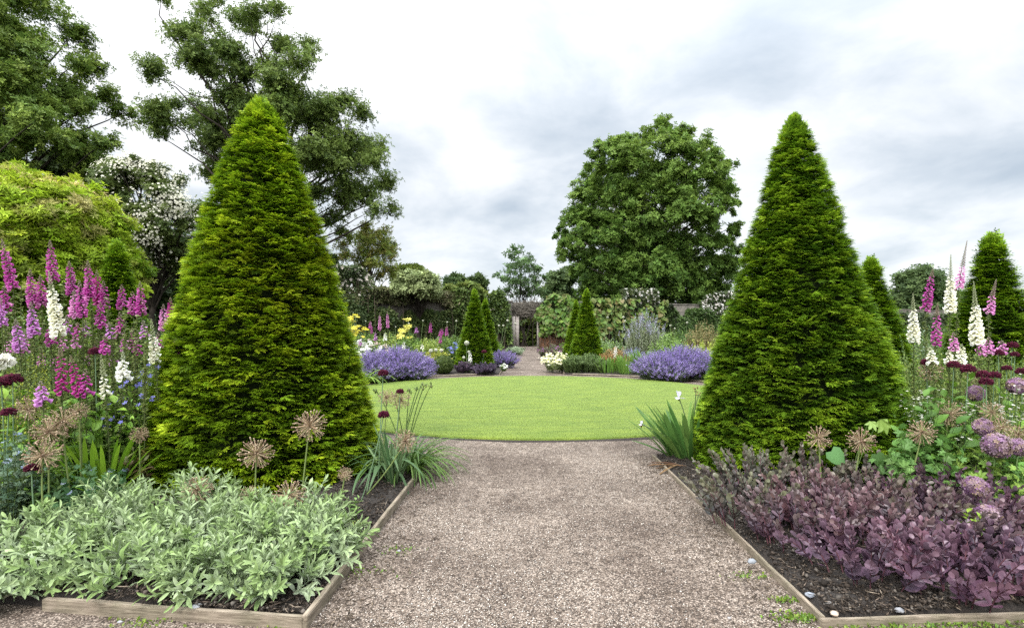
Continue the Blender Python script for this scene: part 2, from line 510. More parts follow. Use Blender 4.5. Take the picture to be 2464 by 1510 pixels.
def palm_leaf(n=5, deep=.45):
    V, F, c = [(0, 0, 0)], [], [1.1]
    k = n * 4; a0, a1 = -2.3, 2.3
    for i in range(k + 1):
        a = a0 + (a1 - a0) * i / k
        ph = (i % 4) / 4.0
        r = 1.0 - deep * (0.5 + .5 * math.cos(2 * math.pi * ph)) if True else 1
        r *= .62 + .38 * math.cos(a * .55)
        V.append((r * math.cos(a) * .6 + .25, r * math.sin(a) * .6, -.12 * r * r + .05 * math.cos(2 * math.pi * ph))); c.append(1.0)
    for i in range(k): F.append((0, i + 1, i + 2))
    return T(V, F, c)
T_PALM = palm_leaf()
def spikelet(n=9, seed=3):
    r = np.random.default_rng(seed); V, F, c = [], [], []
    for i in range(n):
        t = i / n; a = i * 2.4; s = .16 * (1.1 - t * .8); b = len(V); ca, sa = math.cos(a), math.sin(a)
        V += [(t, 0, 0), (t + .03, s * ca - s * .5 * sa, s * sa + s * .5 * ca), (t + .13, s * 1.1 * ca, s * 1.1 * sa), (t + .08, s * .6 * ca + s * .5 * sa, s * .6 * sa - s * .5 * ca)]
        F += [(b, b + 1, b + 2), (b, b + 2, b + 3)]; c += [r.uniform(.75, 1.25)] * 4
    return T(V, F, c)
T_SPK = spikelet()

# ------------------------------------------------------------------ plants made of leafy stems
GREEN = [(0.05, 0.10, 0.018), (0.085, 0.15, 0.025), (0.12, 0.19, 0.035)]
LIME = [(0.15, 0.24, 0.03), (0.22, 0.30, 0.04)]
DKGREEN = [(0.022, 0.05, 0.014), (0.04, 0.08, 0.02)]
GREYG = [(0.12, 0.16, 0.10), (0.18, 0.23, 0.15)]
def stemclump(mbl, mbs, c, Rr, H, ns, nl, t, ls, cols, spread=.5, tilt=1.0, t0=.15, taper=(1.0, .55), stemcol=(.06, .1, .03),
              sr=.004, dome=.45, curve=.6, decus=False, jit=.2, k=6, root=.6, bright=None):
    c = np.asarray(c, float)
    a = U(0, 2 * math.pi, ns); q = np.sqrt(rng.random(ns)); rr = q * Rr
    rd = np.stack([np.cos(a), np.sin(a), np.zeros(ns)], 1)
    base = c + rd * (rr * root)[:, None]
    h = H * (1 - dome * q ** 2) * U(.8, 1.12, ns)
    tip = c + rd * (rr * root + q * spread * Rr + U(-.1, .1, ns) * Rr)[:, None]
    tip[:, :2] += rng.normal(0, .06 * Rr, (ns, 2))
    tip[:, 2] = c[2] + h
    ctl = base * .55 + tip * .45; ctl[:, 2] = c[2] + h * curve; ctl[:, :2] = base[:, :2] * .8 + tip[:, :2] * .2
    if mbs is not None:
        tubes(mbs, bez(base, ctl, tip, k), np.linspace(sr, sr * .45, k)[None], np.array(stemcol) * U(.8, 1.2, (ns, 1)), 3)
    if nl:
        tt = np.linspace(t0, 1.0, nl)[None] + U(-.3, .3, (ns, nl)) * (1 - t0) / nl
        tt = np.clip(tt, 0, 1)[..., None]
        B, Cc, E = base[:, None], ctl[:, None], tip[:, None]
        P = (1 - tt) ** 2 * B + 2 * tt * (1 - tt) * Cc + tt ** 2 * E
        Tg = norm(2 * (1 - tt) * (Cc - B) + 2 * tt * (E - Cc) + arr(0, 0, 1e-4))
        if decus: az = (np.arange(nl) % 2) * math.pi + (np.arange(nl) // 2) * math.pi / 2
        else: az = np.arange(nl) * 2.4
        az = az[None] + U(0, 6.28, ns)[:, None] + U(-.35, .35, (ns, nl))
        ref = np.where(np.abs(Tg[..., 2:3]) > .92, arr(1, 0, 0), arr(0, 0, 1))
        p1 = norm(np.cross(Tg, ref)); p2 = np.cross(Tg, p1)
        pr = p1 * np.cos(az)[..., None] + p2 * np.sin(az)[..., None]
        tl = tilt * (1.15 - .45 * tt) + U(-.25, .25, (ns, nl, 1))
        D = Tg * np.cos(tl) + pr * np.sin(tl)
        Nn = Tg * np.sin(tl) - pr * np.cos(tl) + rng.normal(0, .15, (ns, nl, 3))
        S = ls * (taper[0] + (taper[1] - taper[0]) * tt[..., 0]) * U(.75, 1.2, (ns, nl))
        C = np.repeat(pick(cols, ns, jit * .6)[:, None], nl, 1) * U(1 - jit, 1 + jit, (ns, nl, 1))
        if bright is not None: C = C * (1 - tt) + (C * .3 + np.array(bright) * .7) * tt
        put(mbl, t, P.reshape(-1, 3), D.reshape(-1, 3), Nn.reshape(-1, 3), S.ravel(), C.reshape(-1, 3))
    return tip, norm(tip - ctl)

def put_flowers(mb, tips, dirs, t, size, cols, n=None, face=None, jit=.15):
    n = n or len(tips)
    i = rng.permutation(len(tips))[:n]
    D = dirs[i] + rng.normal(0, .35, (len(i), 3))
    if face is not None: D = D + np.array(face)
    put(mb, t, tips[i], D, rng.normal(0, 1, (len(i), 3)), size * U(.7, 1.2, len(i)), pick(cols, len(i), jit))

# ================================================================== THE SETTING
CXL, CYL, RL, RO = 0.21, 12.83, 5.34, 6.45        # round lawn: centre, radius; outer radius of the gravel ring
def grid_mesh(name, P, mat, kind, smooth=True):
    n, k, _ = P.shape
    i = np.arange(n - 1)[:, None] * k; j = np.arange(k - 1)[None]
    F = np.stack([i + j, i + j + 1, i + k + j + 1, i + k + j], -1).reshape(-1, 4)
    mb = MB(); mb.add(P.reshape(-1, 3), F, arr(.1, .1, .1))
    return tag(build(name, mb, mat, None, smooth), kind=kind)
g = np.array([[[x, y, -0.03] for x in (-900, -60, 60, 900)] for y in (-60, 70, 1800)], float)
grid_mesh('ground', g, MAT_MEADOW, 'structure', False)
xs = np.linspace(-12, 12, 60); ys = np.concatenate([np.linspace(-6, 8, 120), np.linspace(8.3, 62, 60)])
X, Y = np.meshgrid(xs, ys)
Z = 0.008 * vnoise(np.stack([X, Y, 0 * X], -1), 1.3) + 0.004 * vnoise(np.stack([X, Y, 0 * X], -1), 5)
grid_mesh('gravel_path', np.stack([X, Y, Z], -1), MAT_GRAVEL, 'structure')
# lawn disc with a cut turf edge
th = np.linspace(0, 2 * math.pi, 181)
rings = [(0.0, .055), (2.5, .055), (4.6, .055), (RL - .04, .052), (RL, .035), (RL + .005, -.02)]
grid_mesh('lawn', np.array([[[CXL + r * math.cos(a), CYL + r * math.sin(a), z] for a in th] for r, z in rings]), MAT_LAWN, 'structure')

grid_mesh('turf_edge_soil', np.array([[[CXL + r * math.cos(a), CYL + r * math.sin(a), z] for a in th] for r, z in ((RL - .02, .018), (RL + .035 , .016), (RL + .07, -.01))]), MAT_SOIL, 'structure')
def arc_dx(y):
    d = RO ** 2 - (y - CYL) ** 2
    return np.where(d > 0, np.sqrt(np.maximum(d, 0)), -9)
def xL(y): return np.minimum(np.where(y < CYL, -1.20, -0.98), CXL - np.where(arc_dx(y) > 0, arc_dx(y), -9))
def xR(y): return np.maximum(np.where(y < CYL, 1.62, 1.45), CXL + np.where(arc_dx(y) > 0, arc_dx(y), -9))
rows = np.concatenate([np.linspace(2.79, 7, 90), np.linspace(7.1, 19, 110), np.linspace(19.4, 62, 60)])
cols = np.concatenate([np.linspace(0, 3.5, 60), np.linspace(3.8, 45, 40)])
for side in (-1, 1):
    edge = (xL if side < 0 else xR)(rows)
    X = edge[:, None] + side * cols[None]
    slope = 0.111 if side < 0 else 0.052
    Y = rows[:, None] + slope * np.abs(X - edge[:, None]) * np.clip((6 - rows[:, None]) / 3.2, 0, 1)
    Q = np.stack([X, Y, 0 * X], -1)
    Z = 0.045 + 0.018 * vnoise(Q, 3) + 0.012 * vnoise(Q, 9) + .05 * np.clip(cols[None] / 2, 0, 1)
    Z[:, 0] = -.02; Z[0, :] = -.02
    grid_mesh('soil_bed', np.stack([X, Y, Z], -1)[:, ::-side], MAT_SOIL, 'structure')

# mown grass blades, loose gravel, bark mulch, weeds: nobody could count them
n = 110000
r_ = RL * np.sqrt(rng.random(n)); a_ = U(0, 2 * math.pi, n)
O = np.stack([CXL + r_ * np.cos(a_), CYL + r_ * np.sin(a_), np.full(n, .05)], 1)
keep = rng.random(n) < np.clip((9.5 / O[:, 1]) ** 2, .25, 1); O = O[keep]
ne = 9000
ae = U(0, 2 * math.pi, ne)
O = np.concatenate([O, np.stack([CXL + (RL + U(-.05, .012, ne)) * np.cos(ae), CYL + (RL + U(-.05, .012, ne)) * np.sin(ae), np.full(ne, .035)], 1)])
n = len(O)
D = rng.normal(0, .5, (n, 3)); D[:, 2] = 1
tone = np.clip(.5 + .55 * vnoise(O * arr(.5, 2.2, 1), 1.1) + .35 * vnoise(O * arr(1, 3, 1), 4) + .35 * vnoise(O, .35), 0, 1)[:, None]
C = (arr(.10, .162, .012) * (1 - tone) + arr(.19, .262, .026) * tone) * U(.88, 1.12, (n, 1))
mb = MB(); put(mb, T([(0, -.5, 0), (0, .5, 0), (1, 0, 0)], [(0, 1, 2)]), O, D, rng.normal(0, 1, (n, 3)), np.stack([U(.010, .022, n), U(.004, .008, n), np.ones(n)], 1), C)
tag(build('grass', mb, MAT_LEAF), kind='stuff')

n = 60000
y = 2.6 + 5.2 * rng.random(n) ** 2.2; x = U(-1.9, 2.0, n)
k_ = (x > xL(y) + .02) & (x < xR(y) - .02); x, y = x[k_], y[k_]; n = len(x)
S = rng.gamma(3, .0016, n) + .0028; S = np.minimum(S, .016)
pal = [(.58, .53, .46), (.40, .34, .28), (.25, .205, .165), (.11, .09, .075), (.48, .44, .40), (.33, .28, .23)]
Q = np.stack([x, y, 0 * x], 1)
keep = rng.random(n) < np.clip(.62 + .8 * vnoise(Q, .9) + .3 * vnoise(Q, 4), .08, 1)
x, y, S = x[keep], y[keep], S[keep]; n = len(x)
O = np.stack([x, y, .008 * vnoise(np.stack([x, y, 0 * x], -1), 1.3) + .002], 1)
mb = MB(); put(mb, T_PEB, O, rng.normal(0, 1, (n, 3)) * arr(1, 1, .3), rng.normal(0, .3, (n, 3)) + arr(0, 0, 1), S, pick(pal, n, .2))
n = 3000                                           # twigs, leaf scraps and moss along the path's edges
e_ = rng.random(n) < .5
y = 2.7 + 4 * rng.random(n) ** 1.6
x = np.where(e_, -1.17 + np.abs(rng.normal(0, .22, n)), 1.58 - np.abs(rng.normal(0, .22, n)))
mb2 = MB(); put(mb2, T_BUD, np.stack([x, y, np.full(n, .008)], 1), rng.normal(0, 1, (n, 3)) * arr(1, 1, .08), np.tile(arr(0, 0, 1), (n, 1)), np.stack([rng.gamma(1.6, .010, n) + .008, U(.008, .022, n), U(.008, .016, n)], 1), pick([(.03, .022, .015), (.05, .038, .028), (.09, .065, .045), (.17, .13, .09)], n, .35))
tag(build('gravel', mb, MAT_STONE), kind='stuff')
tag(build('twig_litter', mb2, MAT_CHIP), kind='stuff')

def bed_points(n, xa, xb, ya, yb, side):
    y = ya + (yb - ya) * rng.random(n) ** 1.4
    e = (xL if side < 0 else xR)(y)
    d = np.abs(U(xa, xb, n)); x = e + side * (d + .03)
    y = y + (0.111 if side < 0 else .052) * d * np.clip((6 - y) / 3.2, 0, 1)
    return np.stack([x, y, .05 + .012 * rng.random(n) + .018 * vnoise(np.stack([x, y, 0 * x], 1), 3) + .05 * np.clip(d / 2, 0, 1)], 1)
mb = MB()
for side in (-1, 1):
    O = bed_points(14000, 0, 2.6, 2.82, 6.6, side); n = len(O)
    put(mb, T_BUD, O, rng.normal(0, 1, (n, 3)) * arr(1, 1, .22), rng.normal(0, .4, (n, 3)) + arr(0, 0, 1),
        np.stack([rng.gamma(2.5, .009, n) + .012, U(.01, .035, n), U(.006, .016, n)], 1),
        pick([(.014, .010, .007), (.03, .022, .016), (.06, .044, .032), (.02, .014, .010), (.02, .014, .010), (.15, .115, .085)], n, .4))
    O = bed_points(7000, 0, 2.4, 2.82, 6.6, side); n = len(O)
    put(mb, T_PEB, O, rng.normal(0, 1, (n, 3)), rng.normal(0, .5, (n, 3)) + arr(0, 0, 1), rng.gamma(2.2, .006, n) + .006, pick([(.016, .012, .009), (.03, .022, .016), (.055, .042, .033), (.02, .015, .011), (.11, .095, .08)], n, .35))
    O = bed_points(260, 0, 2.0, 2.82, 6.0, side); n = len(O)
    put(mb, T_BUD, O + arr(0, 0, .012), rng.normal(0, 1, (n, 3)) * arr(1, 1, .15), np.tile(arr(0, 0, 1), (n, 1)), np.stack([U(.05, .13, n), U(.012, .02, n), U(.01, .016, n)], 1), pick([(.05, .037, .027), (.14, .105, .08), (.25, .2, .15)], n, .3))
tag(build('bark_mulch', mb, MAT_CHIP), kind='stuff')
mb = MB()
for (cx_, cy_, nn, rr_) in ((1.52, 2.86, 260, .07), (1.95, 2.74, 500, .16), (2.35, 2.76, 350, .16), (2.75, 2.8, 350, .2), (1.55, 3.05, 120, .05), (-1.05, 3.4, 60, .12), (-.95, 3.75, 60, .12), (1.45, 3.35, 70, .08),
                            (-2.1, 2.82, 90, .12), (-1.35, 2.72, 60, .06), (2.15, 3.08, 160, .07)):
    O = np.stack([cx_ + rng.normal(0, rr_, nn), cy_ + rng.normal(0, rr_ * .35, nn), np.full(nn, .004)], 1)
    D = rng.normal(0, .7, (nn, 3)); D[:, 2] = .7
    put(mb, T_RH, O, D, rng.normal(0, 1, (nn, 3)) + arr(0, 0, 1), U(.008, .028, nn), pick([(.08, .16, .02), (.14, .24, .03), (.2, .26, .04)], nn))
tag(build('weeds', mb, MAT_LEAF), kind='stuff')

# ------------------------------------------------------------------ timber edging boards
import bmesh
def board(name, p0, p1, h, th, label, group, mat=MAT_BOARD, z0=-.03):
    p0, p1 = Vector((*p0, 0)), Vector((*p1, 0)); d = p1 - p0; L = d.length
    bm = bmesh.new(); bmesh.ops.create_cube(bm, size=1)
    bmesh.ops.scale(bm, vec=(L, th, h - z0), verts=bm.verts)
    es = [e for e in bm.edges if abs(e.verts[0].co.x - e.verts[1].co.x) > L * .5]
    bmesh.ops.subdivide_edges(bm, edges=es, cuts=max(4, int(L / .12)), use_grid_fill=True)
    bmesh.ops.bevel(bm, geom=[e for e in bm.edges if e.calc_face_angle(0) > 1], offset=.004, segments=2, affect='EDGES')
    for v in bm.verts:
        q = np.array([v.co.x + p0.x * 3, p0.y * 5, 0])
        v.co.z += .006 * float(vnoise(q, 2.5)) + .002 * float(vnoise(np.array([v.co.x, v.co.y * 30, v.co.z * 20]), 14))
        v.co.y += .005 * float(vnoise(q + 9, 1.8))
    me = bpy.data.meshes.new(name); bm.to_mesh(me); bm.free(); me.materials.append(mat)
    o = bpy.data.objects.new(name, me); sc.collection.objects.link(o)
    m = (p0 + p1) / 2
    o.location = (m.x, m.y, (h + z0) / 2); o.rotation_euler.z = math.atan2(d.y, d.x)
    return tag(o, label, 'edging board', group)
GB = 'timber boards edging the beds'
board('edging_board', (-2.78, 2.952), (-1.205, 2.775), .066, .035, 'thick weathered board in front of the silver lamb\'s ear bed', GB)
board('edging_board', (-1.2, 2.765), (-1.19, 3.99), .066, .036, 'board overhung by woolly silver leaves, running back from the bed\'s front corner', GB)
board('edging_board', (-1.192, 3.996), (-1.186, 6.47), .07, .034, 'long bare board beside the allium and daylily soil, lit along its face', GB)
board('edging_board', (1.622, 2.80), (1.625, 4.20), .048, .026, 'thin pale board beside the purple sedum, from the front corner', GB)
board('edging_board', (1.624, 4.206), (1.615, 6.55), .04, .026, 'half-buried narrow board running past the pale iris clump', GB)
board('edging_board', (1.60, 2.786), (4.6, 2.94), .045, .03, 'thin pale board in front of the purple sedum with weeds at its foot', GB)
board('edging_board', (1.44, 19.4), (1.46, 21.6), .06, .03, 'pale board at the corner of the chamomile bed beyond the lawn', GB)
board('edging_board', (-1.0, 19.0), (-.97, 22.5), .06, .03, 'short dark board beside the far purple catmint and small sedum', GB)
for (nm, xf, ya, yb, lab) in (('left', xL, 6.6, 12.6, 'curved'), ('left', xL, 13.2, 18.95, 'c'), ('right', xR, 6.75, 12.6, 'c'), ('right', xR, 13.2, 19.1, 'c')):
    y = np.linspace(ya, yb, 60); x = xf(y)
    P = np.stack([x, y, np.full(60, .03)], 1)
    mb = MB(); tubes(mb, P, .028, arr(.1, .075, .05), 4)
    lab = {('left', True): 'curved dark edging strip behind the big left yew beside the round lawn', ('left', False): 'curved dark edging strip below the large purple catmint on the left',
           ('right', True): 'curved dark edging strip behind the big right yew beside the round lawn', ('right', False): 'curved dark edging strip below the bright iris blades and right-hand catmint'}[(nm, ya < 10)]
    tag(build('curved_edging', mb, MAT_BOARD, None, False, (float(x[0]), float(y[0]), 0)), lab, 'edging strip', 'curved edging strips round the lawn')

# loose stones one can point at
def stone(u, v, s, col, label):
    p = G(u, v, .05); mb = MB()
    V = rng.normal(0, 1, (26, 3)); V = norm(V) * U(.8, 1.1, (26, 1)) * arr(1, .75, .5)
    bm = bmesh.new(); vs = [bm.verts.new(x) for x in V * s]; bmesh.ops.convex_hull(bm, input=vs)
    bmesh.ops.delete(bm, geom=[v_ for v_ in bm.verts if not v_.link_faces], context='VERTS')
    bm.verts.index_update(); bm.verts.ensure_lookup_table()
    vv = np.array([x.co[:] for x in bm.verts]); ff = np.array([[x.index for x in f.verts] for f in bm.faces if len(f.verts) == 3]); bm.free()
    mb.add(vv + p + arr(0, 0, s * .25), ff, np.array(col))
    tag(build('stone', mb, MAT_STONE, None, False, tuple(p)), label, 'stone', 'loose stones on the soil')
stone(1808, 1352, .035, (.2,.21,.225), 'blue-grey stone lying on the gravel against the sedum board')
stone(1950, 1433, .032, (.22,.235,.265), 'pale blue stone on the mulch inside the sedum bed\'s corner')
stone(1996, 1454, .026, (.27,.255,.24), 'small flat white stone on the mulch beside the pale blue stone')
stone(2008, 1478, .028, (.42, .33, .26), 'tan pebble on the mulch near the front board of the sedum bed')
stone(2165, 1470, .03, (.2,.2,.21), 'grey pointed stone under the sedum close to the front board')
stone(2418, 1418, .03, (.45, .4, .33), 'brownish stone on the mulch at the far right under the sedum')
stone(472, 1462, .035, (.3, .3, .31), 'dark grey flat stone under the lamb\'s ears behind the front board')
stone(290, 1496, .016, (.25,.25,.255), 'small pale stone on the gravel in front of the thick weathered board')
stone(1755, 1487, .014, (.27,.25,.24), 'small white stone lying in the gravel of the path')
stone(960, 1325, .015, (.25,.255,.27), 'small pale stone on the path beside the long bare board')

# ================================================================== YEWS
def yew_mesh(prof, nf, fans, fs, seed, cols, rough=.05, tint=None):
    """prof: (height, radius) up the cone. Returns foliage MB around (0,0,0)"""
    r = np.random.default_rng(seed)
    hz, hr = np.array(prof).T
    zz = np.linspace(hz[0], hz[-1], 400); rr = np.interp(zz, hz, hr) + .04
    cdf = np.cumsum(rr); cdf /= cdf[-1]
    z = np.interp(r.random(nf), cdf, zz); th = r.uniform(0, 2 * math.pi, nf)
    R0 = np.interp(z, hz, hr)
    Pn = np.stack([np.cos(th) * 1.6, np.sin(th) * 1.6, z * 1.9], 1) + seed * 3.1
    lump = vnoise(Pn, 2.2) * .5 + vnoise(Pn * arr(1, 1, 1.9), 4.6) * .8
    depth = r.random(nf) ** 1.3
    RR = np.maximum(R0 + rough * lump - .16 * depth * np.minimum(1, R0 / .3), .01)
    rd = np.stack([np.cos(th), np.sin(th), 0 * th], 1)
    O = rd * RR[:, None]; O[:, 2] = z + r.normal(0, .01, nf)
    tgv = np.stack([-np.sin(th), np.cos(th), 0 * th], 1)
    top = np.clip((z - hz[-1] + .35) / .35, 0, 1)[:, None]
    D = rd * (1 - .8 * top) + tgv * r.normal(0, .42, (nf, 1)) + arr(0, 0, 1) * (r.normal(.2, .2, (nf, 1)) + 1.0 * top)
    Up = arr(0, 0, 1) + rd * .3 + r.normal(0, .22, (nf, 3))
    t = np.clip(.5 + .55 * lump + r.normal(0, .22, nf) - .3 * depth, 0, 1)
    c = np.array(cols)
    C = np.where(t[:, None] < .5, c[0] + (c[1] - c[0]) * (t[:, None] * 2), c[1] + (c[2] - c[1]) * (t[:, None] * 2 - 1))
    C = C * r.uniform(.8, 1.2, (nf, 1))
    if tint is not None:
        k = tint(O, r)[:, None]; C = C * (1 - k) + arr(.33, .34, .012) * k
    S = fs * r.uniform(.7, 1.25, nf)
    hole = vnoise(np.stack([np.cos(th) * R0 * 1.0, np.sin(th) * R0, z * 1.5], 1) + seed, 7.5)
    kp = (hole > -.36) | (r.random(nf) < .3) | (z > hz[-1] - .3)
    O, D, Up, C, S = O[kp], D[kp], Up[kp], C[kp], S[kp]; nf = len(O)
    mb = MB(); pick_ = r.integers(0, len(fans), nf)
    for i, f in enumerate(fans):
        m = pick_ == i
        put(mb, f, O[m] - norm(D[m]) * (S[m] * .5)[:, None], D[m], Up[m], S[m], C[m])
    return mb
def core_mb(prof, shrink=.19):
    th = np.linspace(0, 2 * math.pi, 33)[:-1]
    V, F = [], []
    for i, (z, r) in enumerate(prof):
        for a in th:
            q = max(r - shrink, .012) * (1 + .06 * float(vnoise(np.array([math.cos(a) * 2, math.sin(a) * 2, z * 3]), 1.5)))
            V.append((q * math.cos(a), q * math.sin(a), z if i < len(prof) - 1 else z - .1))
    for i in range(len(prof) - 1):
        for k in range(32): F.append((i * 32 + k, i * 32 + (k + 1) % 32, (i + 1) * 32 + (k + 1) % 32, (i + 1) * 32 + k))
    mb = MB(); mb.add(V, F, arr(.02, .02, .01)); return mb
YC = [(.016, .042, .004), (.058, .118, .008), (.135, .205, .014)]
def densify(p, n=24):
    p = np.array(p); z = np.linspace(p[0, 0], p[-1, 0], n); return [(a, b) for a, b in zip(z, np.interp(z, p[:, 0], p[:, 1]))]
def big_yew(u, Yd, pts, label, seed, cols, tint=None, nf=15000, lean=0.0):
    base = G(CX, CY + FX * EYE / Yd); base[0] = (u - CX) * Yd / FX
    prof = sorted([(EYE - (v - CY) * Yd / FX, max(hw * Yd / FX - .03, .01)) for v, hw in pts])
    prof = [(.04, prof[0][1] * .97)] + [p for p in prof if p[0] > .1]
    prof = densify(prof)
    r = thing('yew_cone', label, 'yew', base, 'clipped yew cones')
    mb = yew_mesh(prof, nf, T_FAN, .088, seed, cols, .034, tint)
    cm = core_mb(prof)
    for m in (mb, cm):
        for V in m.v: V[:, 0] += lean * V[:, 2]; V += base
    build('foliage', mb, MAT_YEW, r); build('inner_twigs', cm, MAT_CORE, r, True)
    return prof
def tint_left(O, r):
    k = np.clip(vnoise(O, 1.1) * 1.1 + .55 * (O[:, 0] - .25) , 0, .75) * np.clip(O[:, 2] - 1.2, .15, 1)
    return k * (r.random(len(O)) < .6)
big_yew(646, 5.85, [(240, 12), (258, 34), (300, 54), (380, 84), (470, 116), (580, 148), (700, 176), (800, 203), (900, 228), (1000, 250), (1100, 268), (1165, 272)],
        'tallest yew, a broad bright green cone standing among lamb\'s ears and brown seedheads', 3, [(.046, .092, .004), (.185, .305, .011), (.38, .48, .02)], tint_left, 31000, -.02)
big_yew(1920, 6.0, [(276, 6), (300, 26), (340, 44), (400, 62), (470, 84), (580, 116), (700, 148), (800, 181), (900, 210), (1000, 235), (1100, 258), (1140, 262)],
        'tall dark green yew cone rising behind the purple sedum, pointed and slightly shaggy', 8, [(.034, .082, .005), (.13, .235, .012), (.28, .40, .022)], None, 31000, -.008)
# the smaller yews share one shape
SP = densify([(.03, .86), (.8, .70), (1.6, .50), (2.4, .30), (3.0, .15), (3.25, .08), (3.36, .02)])
proto_f = proto_c = None
for (u, Yd, Ht, Rw, lab) in (
        (1142, 21.5, 3.34, .86, 'small yew cone left of the path beyond the lawn, in front of its twin'),
        (1168, 27.0, 3.30, .86, 'small yew cone half hidden behind the one left of the far path'),
        (1411, 21.5, 3.36, .82, 'small yew cone right of the path beyond the lawn, behind rosemary shrubs'),
        (1386, 28.0, 3.3, .80, 'small yew cone peeping out behind the one right of the far path'),
        (282, 9.75, 3.3, .86, 'small yew cone behind the foxgloves, below the cream-tipped shrub'),
        (2388, 10.0, 3.5, 1.12, 'broad yew cone behind the white foxgloves at the picture\'s right edge'),
        (2096, 12.7, 3.42, 1.12, 'yew cone peeping out right behind the tall shaggy yew')):
    b = np.array([(u - CX) * Yd / FX, Yd, 0.0])
    r = thing('yew_cone', lab, 'yew', b, 'clipped yew cones')
    if proto_f is None:
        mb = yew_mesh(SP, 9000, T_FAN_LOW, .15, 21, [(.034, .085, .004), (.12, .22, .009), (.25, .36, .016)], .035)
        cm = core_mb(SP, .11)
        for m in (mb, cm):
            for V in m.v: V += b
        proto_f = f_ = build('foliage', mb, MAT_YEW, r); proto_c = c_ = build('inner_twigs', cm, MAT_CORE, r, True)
    else:
        f_ = proto_f.copy(); c_ = proto_c.copy()
        for o in (f_, c_): sc.collection.objects.link(o); o.parent = r
    for o in (f_, c_): o.scale = (Rw / .86, Rw / .86, Ht / 3.36)
    r.rotation_euler.z = U(0, 6.2)

